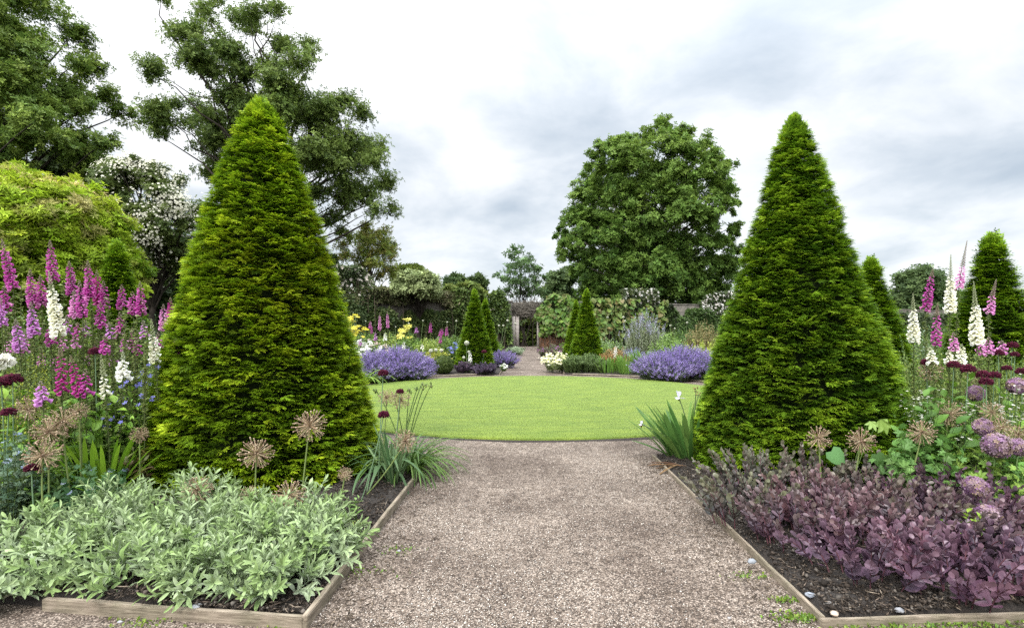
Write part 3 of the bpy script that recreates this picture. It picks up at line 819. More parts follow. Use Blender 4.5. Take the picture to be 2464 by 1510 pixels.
# ================================================================== TREES
def limb(p0, p1, k, sag=.12, wob=.05):
    p0, p1 = np.asarray(p0, float), np.asarray(p1, float); L = np.linalg.norm(p1 - p0)
    c = (p0 + p1) / 2 + arr(0, 0, 1) * sag * L + rng.normal(0, wob * L, 3)
    P = bez(p0[None], c[None], p1[None], k)[0]
    P[1:-1] += rng.normal(0, wob * .25 * L, (k - 2, 3))
    return P
def tree(name, label, cat, base, blobs, leaf, cols, group, trunk_r, fork, tops=None, dens=1.0, sub=.30, tips=9, flat=.75, bark=MAT_BARK, lt=None,
         inner=.35, twig=True, topc=None, shell=True, nleaf=46, wob=.06, lean_=.75, reach=1.3, grow=1.25, nsub=0, smin=0, mixs=1.0, gain=np.array([2.2, 2.05, 1.5])):
    """blobs: (x,y,z,r) masses of foliage in metres; limbs run from the trunk to each, twigs to every leaf cluster"""
    base = np.asarray(base, float); lt = lt or T_ROS
    r = thing(name, label, cat, base, group)
    ml, mw = MB(), MB()
    B = np.array(blobs, float); n = len(B)
    cz = B[:, 2].max()
    top = np.array(tops if tops is not None else [base[0], base[1], base[2] + (cz - base[2]) * .8], float)
    k = 9; tp = np.linspace(0, 1, k)[:, None]
    TP = base + (top - base) * tp; TP[1:-1] += rng.normal(0, .012 * (cz - base[2]), (k - 2, 3)) * arr(1, 1, 0)
    tr = trunk_r * (1 - .8 * tp[:, 0]); tr[0] *= 1.25
    tubes(mw, TP - np.array([0, 0, .1]) * (tp == 0), tr[None], arr(.05, .04, .03), 8)
    L3, R3 = [], []
    allO, allS, allC, allD = [], [], [], []
    for (x, y, z, br) in B:
        c = arr(x, y, z)
        hz = min(max(base[2] + (z - base[2]) * .55, base[2] + fork), top[2] - .05)
        ti = (hz - base[2]) / (top[2] - base[2]); st = base + (top - base) * ti
        L = np.linalg.norm(c - st)
        L3.append(limb(st, c, 7, .10, wob)); R3.append(np.linspace(min(trunk_r * .36, .013 * L + .015 * br), .012 * br + .006, 7))
        br *= grow; nt = max(3, int(1.7 * tips * dens * (br / (grow * B[:, 3].mean())) ** 1.6))
        d = norm(rng.normal(0, 1, (nt, 3))); q = rng.random((nt, 1)) ** inner * U(.7, reach, (nt, 1))
        if shell: d[:, 2] = np.where(d[:, 2] < -.6, d[:, 2] * -.6, d[:, 2])
        tip = c + d * q * br * arr(1, 1, flat)
        if nsub:                                              # sprays: leaves strewn along a few side branches
            k_ = max(2, int(round(nsub * (br / (grow * B[:, 3].mean())) ** .8)))
            dd = norm(norm(c - st) * .55 + rng.normal(0, .75, (k_, 3)) + arr(0, 0, .1))
            ln = U(.8, 1.65, k_); i_ = rng.integers(0, k_, nt)
            tip2 = c + dd[i_] * (ln[i_] * np.sqrt(rng.random(nt)) * br)[:, None] + rng.normal(0, .17 * br, (nt, 3))
            tip = np.where(rng.random((nt, 1)) < mixs, tip2, tip)
        if twig:
            mid = c * .5 + tip * .5 + rng.normal(0, .08 * br, (nt, 3))
            tubes(mw, bez(np.repeat(c[None], nt, 0), mid, tip, 4), np.linspace(.014 * br + .004, .004 * br + .002, 4)[None], arr(.05, .04, .03), 3)
        nl = max(6, int(nleaf * dens))
        s = max(sub * br, smin)
        O = tip[:, None] + rng.normal(0, 1, (nt, nl, 3)) * s * arr(.62, .62, .46)
        Cb = pick(cols, nt, .12)
        hh = np.clip((tip[:, 2:3] - B[:, 2].min()) / max(cz - B[:, 2].min(), .1), 0, 1)
        if topc is not None: 
            k_ = np.clip(hh * 1.3 - .35 + rng.normal(0, .25, (nt, 1)), 0, 1); Cb = Cb * (1 - k_) + pick(topc, nt, .12) * k_
        allC.append((Cb[:, None] * U(.75, 1.25, (nt, nl, 1))).reshape(-1, 3))
        allO.append(O.reshape(-1, 3)); allS.append(leaf * U(.6, 1.25, nt * nl))
        out = np.repeat((tip - c)[:, None], nl, 1).reshape(-1, 3) / br
        allD.append(out)
    tubes(mw, np.array(L3), np.array(R3), arr(.05, .04, .03), 5)
    O, S, C, Dd = map(np.concatenate, (allO, allS, allC, allD)); C = C * gain
    nrm = norm(Dd * .7 + rng.normal(0, .55, O.shape) + arr(0, 0, lean_))
    D = np.cross(nrm, rng.normal(0, 1, O.shape))
    pk = rng.integers(0, len(lt), len(O))
    for i, t_ in enumerate(lt):
        m = pk == i; put(ml, t_, O[m], D[m], nrm[m], S[m], C[m])
    build('crown', ml, MAT_TREE, r); build('trunk', mw, bark, r)
    return r
def from_photo(lst, Yd, depth, center=None, rad_px=None, both=True):
    """foliage masses measured in the photo, spread in depth over the crown's front, back and middle"""
    out = []
    for (u, v, pr) in lst:
        p = W(u, v, Yd); br = pr * Yd / FX
        if center is not None:
            d = math.hypot((u - center[0]) / rad_px[0], (v - center[1]) / rad_px[1])
            dd = depth * math.sqrt(max(0, 1 - min(1, d) ** 2))
            for s in ((-1, 1) if both else (-1,)):
                out.append((p[0], p[1] + s * dd * U(.55, 1), p[2], br))
        else: out.append((p[0], p[1] + U(-depth, depth), p[2], br))
    return out
OAKC = [(.030, .052, .016), (.05, .08, .022), (.065, .095, .028)]
# --- stag-headed oak behind the tallest yew
def cv(l, su, ou, sv, ov): return [(a * su + ou, b * sv + ov, r * su) for a, b, r in l]
oak_top = cv([(230,90,34),(330,40,50),(400,110,34),(275,230,45),(350,330,34),(460,270,50),(520,60,36),(590,110,50),(570,330,34),(690,150,55),(760,190,60),(850,140,44),(930,180,44),(1000,240,44),(830,260,60),(950,350,36),(880,320,50),(1150,390,22),(1080,410,30),(980,440,32),(250,300,34),(660,210,40),(480,150,34)], .3786, 345, .3786, 0)
oak_low = cv([(520,420,80),(470,520,85),(560,560,95),(700,540,115),(800,600,105),(900,560,85),(650,450,75),(940,640,70),(150,500,40),(100,600,46),(220,590,56),(300,640,56),(160,700,36),(240,800,52),(150,890,46),(360,760,85),(430,740,85),(330,880,85),(430,900,95),(320,1000,85),(430,1050,105),(480,850,90),
 (1130,600,56),(1260,640,46),(1180,680,76),(1000,740,105),(1080,820,105),(1180,800,95),(1290,880,75),(1400,790,56),(1000,900,115),(1120,950,115),(1230,970,95),(1350,960,76),(1470,1010,66),(1530,1090,46),(1420,1100,76),(1280,1120,85),(1150,1100,105),(1050,1050,95),(1180,1220,85),(1300,1240,75),(1400,1240,72),(1520,1290,38),(1470,1350,38),(1150,1350,56),(1160,1430,36),(1090,1280,66),
 (650,700,130),(750,850,150),(700,1000,150),(850,1100,140)], .3786, 345, .3786, 0)
ob = W(640, CY, 40); ob[2] = 0
tree('oak_tree', 'tall stag-headed oak with bare twisting upper limbs behind the tallest yew', 'tree', ob,
     from_photo(oak_low, 40, 4.5) + from_photo([(a, b, c * .8) for a, b, c in oak_top], 40, 2.0), .22, OAKC, 'trees beyond the garden wall', .75, 6, W(668, 150, 40), dens=1.0, sub=.29, smin=.5, mixs=.9, tips=24, inner=.6, flat=1.0, nleaf=12, wob=.13, lean_=.3, reach=1.5, grow=1.08, nsub=6, gain=np.array([2.5, 2.3, 1.7]))
# --- big sycamore at the left
syc = cv([(-60,-90,150),(20,-30,80),(-50,40,120),(50,50,80),(110,90,60),(30,170,100),(150,190,80),(240,210,50),(90,300,100),(220,310,75),(300,380,60),(370,450,50),(345,500,60),(230,440,90),(110,440,105),(10,380,110),(50,560,120),(190,570,100),(310,600,80),(390,640,50),(90,700,120),(240,715,100),(370,730,75),(475,735,52),(545,770,44),(490,830,62),(390,850,80),(270,820,90),(140,830,100),(20,800,110),(450,880,60),(-150,250,190),(-160,520,190),(-180,780,190),(290,270,36),(400,545,36),(60,930,110),(200,930,100),(330,930,90)], .4567, 0, .4567, 0)
sb = W(-60, CY, 24); sb[2] = 0
tree('sycamore_tree', 'huge sycamore with layered boughs filling the upper left edge of the sky', 'tree', sb,
     from_photo(syc, 24, 3.5), .165, [(.034, .062, .016), (.055, .09, .022), (.08, .115, .03)], 'trees beyond the garden wall', .6, 3, W(-70, 20, 24), dens=1.1, sub=.32, smin=.3, mixs=.6, tips=20, flat=.75, nleaf=20, lean_=.6, grow=1.05, nsub=7, gain=np.array([2.6, 2.4, 1.7]))
# --- round sycamore right of centre
rnd = cv([(880,110,85),(760,150,85),(640,190,75),(1080,140,55),(1000,180,85),(1180,230,75),(420,280,75),(350,390,55),(500,250,75),(1250,320,65),(1340,380,55),(540,330,95),(700,300,115),(880,280,115),(1050,330,105),(1190,400,95),(420,450,75),(600,440,105),(780,450,115),(950,480,115),(1120,490,105),(1290,500,85),(1350,560,65),(1440,620,36),(280,570,75),(400,600,95),(560,600,115),(730,620,115),(900,620,125),(1060,640,115),(1220,640,95),(1370,680,56),(200,780,66),(135,810,28),(300,760,85),(450,780,105),(620,790,115),(800,800,115),(960,790,115),(1120,800,105),(1260,800,76),(1410,830,54),(1475,870,36),(190,950,66),(320,930,95),(480,950,105),(650,960,115),(820,960,115),(990,970,115),(1160,960,105),(1320,950,85),(1430,1010,66),(330,1090,85),(480,1110,105),(650,1120,115),(830,1130,115),(1000,1130,115),(1170,1120,105),(1340,1090,95),(1460,1080,56),(1420,1180,86),(420,1240,95),(560,1260,105),(740,1270,105),(920,1280,105),(1100,1270,105),(1280,1260,105),(1400,1290,76),(430,1370,80),(580,1380,80),(740,1390,80),(900,1390,80),(1060,1390,80),(1220,1380,80),(1370,1370,80)], .3264, 1281.3, .3264, 276)
rnd = [(1548 + (a - 1548) * .92, 738 - (738 - b) * .89, c * .93) for a, b, c in rnd]
rb = W(1545, CY, 62); rb[2] = 0
tree('sycamore_tree', 'great round-headed sycamore standing alone beyond the wall right of the path', 'tree', rb,
     from_photo(rnd, 62, 9.5, (1548, 540), (230, 260)), .36, [(.032, .066, .016), (.05, .092, .022), (.075, .125, .03)], 'trees beyond the garden wall', 1.0, 5, W(1548, 330, 62), dens=1.0, sub=.30, mixs=.35, tips=14, flat=.9, nleaf=20, grow=1.02, nsub=8, gain=np.array([2.1, 2.0, 1.5]), topc=[(.06, .105, .026), (.085, .13, .03)])
mp = cv([(320,110,34),(310,160,36),(230,180,36),(225,230,36),(300,210,44),(480,130,28),(480,190,38),(400,170,30),(400,230,36),(210,290,36),(330,260,62),(430,270,48),(490,270,42),(240,350,48),(360,370,64),(480,360,58),(550,340,32),(190,400,44),(300,440,58),(430,460,58),(540,400,38),(470,530,58),(330,530,50),(250,500,42),(560,500,42)], .2873, 788.5, .2873, 512.5)
mb_ = W(890, CY, 44); mb_[2] = 0
tree('maple_tree', 'slender young maple with bronze-tinted leaf tips standing above the wall', 'tree', mb_, from_photo(mp, 44, 1.6), .2, [(.05, .075, .02), (.06, .09, .022), (.07, .09, .024), (.075, .072, .026)], 'trees beyond the garden wall', .16, 2.5, W(888, 560, 44), dens=.6, sub=.24, smin=.4, tips=11, nleaf=24, lean_=.15, grow=.95, nsub=4, reach=1.8, gain=np.array([3.6, 3.2, 2.4]))
ms = [(1248,607,12),(1235,622,15),(1262,622,15),(1222,645,15),(1245,648,20),(1275,645,18),(1296,650,12),(1207,672,12),(1230,678,18),(1260,680,20),(1290,680,18),(1308,672,10),(1240,705,17),(1282,705,17),(1215,700,12),(1305,705,12)]
gt = W(1255, CY, 57); gt[2] = 0
gt_r = tree('shrub_tree', 'airy many-stemmed small tree rising directly behind the gateway', 'tree', gt, from_photo(ms, 57, 1.5), .34, [(.035, .06, .026), (.05, .085, .035)], 'trees beyond the garden wall', .12, 1.5, W(1252, 620, 57), dens=.6, sub=.34, tips=9, nleaf=12, lean_=.2, reach=1.6, gain=np.array([2.6, 2.5, 2.2]), bark=MAT_DARKBARK)
mw = MB()
for i in range(16):
    b = gt + arr(U(-1.3, 1.3), U(-.6, .6), 0); t_ = W(U(1205, 1305), U(620, 690), 57 + U(-1, 1))
    tubes(mw, limb(b, t_, 8, .0, .04), np.linspace(.06, .012, 8), arr(.03, .025, .02), 5)
build('stem', mw, MAT_DARKBARK, gt_r)
def round_tree(name, label, u, v, ru, rv, Yd, leaf, cols, nb=22, dens=.8, nleaf=26, cat='tree', group='trees beyond the garden wall', tr=.2, tips=8, topc=None, depth=1.0, lt=None, flat=.75, ground=0.0, sub=.38, bl=.36):
    lst = []
    for i in range(nb):
        a = U(0, 6.283); q = math.sqrt(rng.random()) * .78
        lst.append((u + ru * q * math.cos(a), v + rv * q * math.sin(a), min(ru, rv) * U(bl * .75, bl * 1.25)))
    b = W(u, CY, Yd); b[2] = ground
    return tree(name, label, cat, b, from_photo(lst, Yd, depth * ru * Yd / FX, (u, v), (ru, rv), False) + from_photo(lst, Yd, depth * ru * Yd / FX * .4), leaf, cols, group, tr, .3, W(u, v - rv * .5, Yd), dens=dens, tips=tips, topc=topc, lt=lt, flat=flat, sub=sub, nleaf=nleaf)
FAR = [(.030, .052, .026), (.045, .07, .032)]
round_tree('dark_tree', 'dusky tree to the left of the great round-headed sycamore', 1356, 700, 44, 55, 80, .6, FAR, 18, group='trees beyond the garden wall')
round_tree('distant_oak', 'distant dark oak beyond the wall between two yews at the right', 2196, 715, 70, 66, 90, .6, FAR, 26)
round_tree('distant_oak', 'low distant oak behind the wall, half hidden by the right edge\'s yew', 2290, 745, 60, 40, 100, .6, FAR, 16)
round_tree('distant_tree', 'small distant bushy tree on the skyline left of the gateway', 1100, 690, 24, 26, 82, .55, FAR, 12)
round_tree('distant_tree', 'thin-leaved distant tree on the skyline nearest the gateway', 1150, 688, 36, 26, 84, .55, FAR, 12, dens=.5)
round_tree('ash_tree', 'yellowish bushy tree beside the slender maple above the wall', 992, 672, 36, 30, 52, .45, [(.06, .09, .024), (.09, .12, .03)], 14)
round_tree('alder_tree', 'narrow dark-leaved sapling showing beside the tallest yew\'s right flank', 793, 640, 18, 44, 42, .26, FAR, 12, dens=.5)
round_tree('dark_tree', 'dark bushy tree in the gap below the sycamore boughs and the white rose', 225, 420, 70, 60, 30, .32, [(.022, .04, .014), (.035, .06, .018)], 16)
round_tree('dark_tree', 'shady evergreen behind the white rambling rose and the tallest yew', 420, 660, 80, 90, 26, .3, [(.016, .03, .012), (.028, .046, .016)], 20)
round_tree('dark_tree', 'shady evergreen low down between the cream-tipped shrub and small yew', 330, 690, 60, 70, 19, .26, [(.016, .03, .012), (.03, .05, .016)], 16)

# --- cream-tipped pieris, white rambling rose
pc = W(40, 620, 13)
blobs = []
for i in range(230):
    d = norm(rng.normal(0, 1, (1, 3)))[0]
    if d[1] > .55: continue
    if d[2] < 0: d[:2] *= 1.12
    q = U(.8, .92); blobs.append((pc[0] + d[0] * q * 2.25, pc[1] + d[1] * q * 2.1, pc[2] + d[2] * q * (2.0 if d[2] > 0 else 3.2), U(.36, .58)))
pb = pc.copy(); pb[2] = 0
tree('pieris_shrub', 'large rounded evergreen shrub with lime leaves and cream-pink new tips', 'shrub', pb, blobs, .155,
     [(.085, .165, .008), (.15, .25, .012), (.22, .31, .018)], None, .14, .4, pc, dens=1.15, sub=.26, tips=11, lt=T_WHORL, topc=[(.36, .41, .04), (.50, .42, .18), (.28, .39, .025), (.30, .40, .03)], flat=.9, twig=False, gain=1.2, nleaf=26, bark=MAT_DARKBARK)
rc = W(368, 520, 18)
blobs = []
for i in range(120):
    d = norm(rng.normal(0, 1, (1, 3)))[0]
    if d[1] > .6: continue
    q = U(.55, .95); blobs.append((rc[0] + d[0] * q * 1.85, rc[1] + d[1] * q * 1.7, rc[2] + d[2] * q * 2.05, U(.26, .45)))
rb_ = rc.copy(); rb_[2] = 0
rose = tree('rambling_rose', 'dark rose scrambling high over a tree, sprinkled with small white blossom', 'rose', rb_, blobs, .10,
            [(.04, .062, .024), (.065, .09, .034)], None, .13, 1.5, rc, dens=.8, sub=.3, tips=9, nleaf=26)
mb = MB(); B = np.array(blobs); NB = 17000; ii = rng.integers(0, len(B), NB)
d = norm(rng.normal(0, 1, (NB, 3)) + (B[ii, :3] - rc) * .7)
O = B[ii, :3] + d * B[ii, 3:4] * U(1.0, 1.75, (NB, 1))
prob = np.clip(.32 + .3 * (O[:, 2] - rc[2]) / 2 + .9 * vnoise(O, 1.4), .03, 1); m = rng.random(NB) < prob; O, d = O[m], d[m]
put(mb, T_FL5, O, d - arr(0, .5, -.3), rng.normal(0, 1, O.shape), .038 * U(.6, 1.2, len(O)), pick([(.74, .71, .60), (.62, .60, .48)], len(O), .12))
build('blossom', mb, MAT_PETAL, rose)

# ================================================================== WALL, GATEWAY, CLIMBERS
HW = 4.4
def box_mb(mb, lo, hi, c=(.1, .1, .1)):
    x0, y0, z0 = lo; x1, y1, z1 = hi
    V = [(x0, y0, z0), (x1, y0, z0), (x1, y1, z0), (x0, y1, z0), (x0, y0, z1), (x1, y0, z1), (x1, y1, z1), (x0, y1, z1)]
    mb.add(V, [(0, 3, 2, 1), (4, 5, 6, 7), (0, 1, 5, 4), (1, 2, 6, 5), (2, 3, 7, 6), (3, 0, 4, 7)], arr(*c))
def wall(name, p0, p1, label, mat=MAT_WALL):
    """wall whose front face runs from p0 to p1"""
    p0, p1 = np.array(p0, float), np.array(p1, float); L = np.linalg.norm(p1 - p0); ang = math.atan2(p1[1] - p0[1], p1[0] - p0[0])
    r = thing(name, label, 'wall', (*p0, 0), 'old garden wall')
    r.rotation_euler.z = ang
    mb = MB(); xs_ = np.linspace(0, L, int(L / .5) + 2)
    q = np.stack([xs_, 0 * xs_, 0 * xs_], 1); top = HW + .06 * vnoise(q + p0[0], .8)
    prof = [(0, -.2), (-.02, 1.2), (0, None), (.5, None), (.5, -.2)]
    P = np.array([[[x, y, (t_ if z is None else z)] for (y, z) in prof] for x, t_ in zip(xs_, top)])
    n_, k_, _ = P.shape; i = np.arange(n_ - 1)[:, None] * k_; j = np.arange(k_ - 1)[None]
    mb.add(P.reshape(-1, 3), np.stack([i + j, i + k_ + j, i + k_ + j + 1, i + j + 1], -1).reshape(-1, 4), arr(.1, .1, .1))
    ends = np.concatenate([P[0], P[-1]]); mb.add(ends, [(0, 1, 2, 3), (5, 9, 8, 7)], arr(.1, .1, .1)); mb.add(ends, [(0, 3, 4), (5, 7, 6)], arr(.1, .1, .1))
    o = build('masonry', mb, mat); o.parent = r
    mb = MB()
    P = np.array([[[x, y, t_ + z] for (y, z) in ((-.06, .0), (-.05, .09), (.55, .12), (.56, .0))] for x, t_ in zip(xs_, top + .003)])
    n_, k_, _ = P.shape; i = np.arange(n_ - 1)[:, None] * k_; j = np.arange(k_ - 1)[None]
    mb.add(P.reshape(-1, 3), np.stack([i + j, i + k_ + j, i + k_ + j + 1, i + j + 1], -1).reshape(-1, 4), arr(.1, .1, .1))
    o = build('coping', mb, MAT_WALL); o.parent = r
    return r
GY = 48.0
gx0, gx1 = (1232 - CX) * GY / FX, (1292 - CX) * GY / FX       # outer edge of the oak post; left face of the brick pier
WL0, WL1 = (-32.0, GY - .86 * (32 + gx0)), (gx0 - .03, GY)
WR0, WR1 = (gx1 + 3.3, GY), (70.0, GY + .40 * (70 - gx1 - 3.3))
wall('garden_wall', WL0, WL1, 'old grey garden wall left of the gateway, overgrown with dark climbers')
wall('garden_wall', WR0, WR1, 'long old garden wall right of the gateway, bare coping showing under the great sycamore')
# gateway: oak post, brick pier, lintel band of old masonry
r = thing('gateway', 'gateway through the wall with oak posts and brick pier under a tangled lintel', 'gateway', ((gx0 + gx1) / 2, GY, 0))
zt = EYE - (772 / 1.01461 - CY) * GY / FX
mb = MB(); box_mb(mb, (gx0, GY - .1, 0), (gx0 + .30, GY + .25, zt)); box_mb(mb, (gx0 + .33, GY - .04, 0), (gx0 + .66, GY + .3, zt - .003)); build('post', mb, MAT_POST, r)
mb = MB(); box_mb(mb, (gx1, GY - .1, 0), (gx1 + .22, GY + .3, zt)); build('post', mb, MAT_POST, r)
mb = MB(); box_mb(mb, (gx1 + .225, GY - .03, 0), (gx1 + 3.28, GY + .5, 3.2)); build('pier', mb, MAT_BRICK, r)
mb = MB(); box_mb(mb, (gx0 - .02, GY + .02, zt + .005), (gx1 + 3.27, GY + .52, HW)); build('lintel', mb, MAT_WALL, r)
mb = MB()                                   # bare tangled climber stems over the lintel
n = 150
P0 = np.stack([U(gx0 - 1, gx1 + .8, n), np.full(n, GY - .05), U(zt, HW + .1, n)], 1); P1 = P0 + np.stack([rng.normal(0, .7, n), U(-.15, .0, n), rng.normal(0, .35, n)], 1)
P1[:, 2] = np.maximum(P1[:, 2], zt - .1)
tubes(mb, bez(P0, (P0 + P1) / 2 + rng.normal(0, .15, (n, 3)), P1, 5), .022, pick([(.09, .078, .062), (.15, .13, .105)], n), 4); build('tangled_stems', mb, MAT_STEM, r)

def on_wall(p0, p1, n, s0, s1, z0, z1, depth=.4):
    """points on the wall's front between fractions s0..s1 of its length"""
    p0, p1 = np.array(p0), np.array(p1); d = p1 - p0; L = np.linalg.norm(d); d = d / L; nn = arr(d[1], -d[0])
    s = U(s0, s1, n); z = U(z0, z1, n); q = rng.random(n) * depth
    xy = p0 + s[:, None] * (p1 - p0) + nn * q[:, None]
    return np.stack([xy[:, 0], xy[:, 1], z], 1), arr(nn[0], nn[1], 0), s * L
def climber(name, label, seg, rng_s, z0, z1, n, t_, size, cols, cat='climber', depth=.5, ragged=.6, patch=.8, flowers=None, lt=None, droop=.3):
    O, nn, sL = on_wall(*seg, n, *rng_s, z0, z1, depth)
    f = vnoise(np.stack([sL, 0 * sL, O[:, 2]], 1), patch)
    edge = np.minimum((O[:, 2] - z0) / max(z1 - z0, .1), (z1 - O[:, 2]) / max(z1 - z0, .1)) * 2
    se = np.minimum(sL - sL.min(), sL.max() - sL) / max((sL.max() - sL.min()) * .12, .1)
    keep = (f + ragged * np.minimum(edge * 2, 1) + .5 * np.minimum(se, 1)) > .35
    O = O[keep]; O = O + nn * (np.maximum(f[keep], 0) * .5)[:, None]
    m = len(O); b = O.mean(0); b[2] = 0
    r = thing(name, label, cat, b, 'climbing plants on the wall')
    mb = MB()
    N_ = nn * .8 + arr(0, 0, .8) + rng.normal(0, .35, (m, 3)); D = rng.normal(0, .8, (m, 3)) - arr(0, 0, droop * 3) + nn * .5
    tl = t_ if isinstance(t_, list) else [t_]; pk = rng.integers(0, len(tl), m); S = size * U(.55, 1.2, m); C = pick(cols, m, .25)
    for i, x in enumerate(tl): put(mb, x, O[pk == i], D[pk == i], N_[pk == i], S[pk == i], C[pk == i])
    build('foliage', mb, MAT_LEAF, r)
    mb = MB(); k_ = max(6, m // 120); i = rng.integers(0, m, k_); P1 = O[i]; P0 = P1.copy(); P0[:, 2] = 0; P0[:, :2] += rng.normal(0, .3, (k_, 2))
    tubes(mb, bez(P0, (P0 + P1) / 2 + rng.normal(0, .2, (k_, 3)), P1, 6), .025, pick([(.06, .045, .03)], k_), 4); build('stem', mb, MAT_STEM, r)
    if flowers:
        fn, fs_, fc = flowers; i = rng.integers(0, m, fn); mb = MB()
        put(mb, T_FL5, O[i] + nn * .12 + arr(0, 0, .08), nn + arr(0, 0, .5) + rng.normal(0, .3, (fn, 3)), rng.normal(0, 1, (fn, 3)), fs_ * U(.6, 1.2, fn), pick(fc, fn, .1)); build('blossom', mb, MAT_PETAL, r)
    return r
LS, RS = (WL0, WL1), (WR0, WR1)
# fractions along the left wall for a picture column u
def fracL(u):
    k = (u - CX) / FX; p0, p1 = np.array(WL0), np.array(WL1); d = p1 - p0
    return (k * p0[1] - p0[0]) / (d[0] - k * d[1])
def fracR(u):
    k = (u - CX) / FX; p0, p1 = np.array(WR0), np.array(WR1); d = p1 - p0
    return (k * p0[1] - p0[0]) / (d[0] - k * d[1])
DKV = [(.018, .032, .012), (.03, .05, .016), (.05, .075, .026)]
climber('climbing_fig', 'dark glossy climber covering the left wall\'s lower half behind the tall stems', LS, (fracL(875), fracL(1105)), .2, 3.3, 12000, T_ROS, .36, [(.04, .066, .018), (.075, .115, .028), (.14, .17, .055)])
climber('ivy', 'dusky ivy hanging on the left wall beside the tallest yew', LS, (fracL(770), fracL(900)), .2, 4.5, 9000, T_ROS, .3, [(.065, .10, .035), (.105, .15, .05)])
climber('trailing_creeper', 'brownish trailing creeper along the top of the left wall', LS, (fracL(790), fracL(1120)), 3.7, 4.9, 5500, T_ROS, .3, [(.12, .145, .05), (.17, .19, .075), (.17, .15, .08)], ragged=.5)
climber('honeysuckle', 'green honeysuckle tumbling over the wall just left of the gateway post', LS, (fracL(1085), fracL(1219)), .6, 5.2, 9500, T_ROS, .38, [(.045, .08, .02), (.09, .14, .03), (.14, .20, .045)], flowers=(110, .14, [(.6, .5, .35), (.65, .6, .5)]))
climber('wall_shrub', 'shadowy leafy shrub trained on the wall left of the cream-tipped shrub', LS, (.02, fracL(600)), .0, 4.6, 6000, T_ROS, .34, DKV)
GWR = ((gx1 + .25, GY), (gx1 + 3.3, GY))
climber('wall_leaf_layer', 'added dark leaves standing in for shade behind the vine on the brick pier', GWR, (.0, 1.0), 1.9, 4.6, 1500, T_ROS, .34, [(.018, .03, .010), (.035, .052, .016)])  # added layer: its dark colour is the shade between the vine's leaves
climber('large_leaved_vine', 'large-leaved vine draping the brick pier right of the gateway', GWR, (-.12, .98), 1.4, 5.1, 2000, T_HEART, .42, [(.07, .15, .025), (.12, .21, .035), (.16, .25, .045), (.17, .16, .06)], ragged=.45, droop=.5, patch=1.6, depth=.9)
climber('large_leaved_vine', 'large-leaved vine with bronze new leaves on the wall behind the right small yew', RS, (fracR(1375), fracR(1590)), 1.2, 4.8, 3900, T_HEART, .44, [(.07, .14, .028), (.12, .20, .036), (.16, .23, .045), (.18, .15, .06), (.15, .18, .05)], ragged=.4, droop=.5, patch=1.5, depth=.9)
climber('wall_leaf_layer', 'added dark leaves standing in for shade under the bronze-tipped vine on the right wall', RS, (fracR(1375), fracR(1620)), .1, 4.3, 7500, T_ROS, .34, [(.018, .03, .010), (.035, .052, .016)])  # same added layer here, near-black leaves for the shaded gaps in the vine
climber('fresh_wall_shrub', 'fresh green shrub against the right wall, left of the big yew', RS, (fracR(1575), fracR(1730)), .2, 3.9, 8000, T_ROS, .34, [(.05, .10, .025), (.09, .15, .04), (.12, .19, .055)])
climber('wall_leaf_layer', 'mixed green climber on the far right wall between the three yews', RS, (fracR(1950), fracR(2420)), .2, 3.9, 9000, T_ROS, .5, [(.05, .075, .03), (.08, .11, .045), (.10, .12, .06)], ragged=.5)
WH = [(.75, .73, .68), (.68, .62, .56)]
climber('climbing_rose', 'white rose billowing over the wall top beside the big right yew', RS, (fracR(1680), fracR(1790)), 3.3, 5.8, 2500, T_ROS, .3, [(.04, .065, .02), (.07, .10, .03)], cat='rose', flowers=(520, .13, WH))
climber('climbing_rose', 'thin white rose spray over the coping under the great sycamore', RS, (fracR(1490), fracR(1575)), 4.2, 5.8, 700, T_ROS, .3, [(.04, .065, .02), (.08, .10, .03)], cat='rose', flowers=(110, .13, WH))
climber('climbing_rose', 'pale pinkish rose over the wall top beside the tallest yew', LS, (fracL(775), fracL(885)), 4.2, 6.3, 3600, T_ROS, .28, [(.065, .10, .036), (.11, .14, .055)], cat='rose', flowers=(330, .12, [(.7, .62, .55), (.6, .55, .45)]))
round_tree('silver_pear', 'grey-green willowy shrub mounded over the left wall top', 1010, 690, 66, 34, 41, .34, [(.12, .155, .095), (.17, .21, .13)], 16, cat='shrub', group=None)
round_tree('elder_shrub', 'mid-green shrub with a few cream flowers topping the wall left of the gateway', 1110, 704, 64, 26, 46, .36, [(.06, .09, .03), (.10, .125, .045)], 16, cat='shrub', group=None)
round_tree('bushy_shrub', 'leafy shrub seen through the gateway, beneath the airy many-stemmed tree', 1268, 785, 46, 62, 60, .36, [(.03, .05, .018), (.06, .09, .026), (.09, .12, .04)], 16, cat='shrub', group=None)

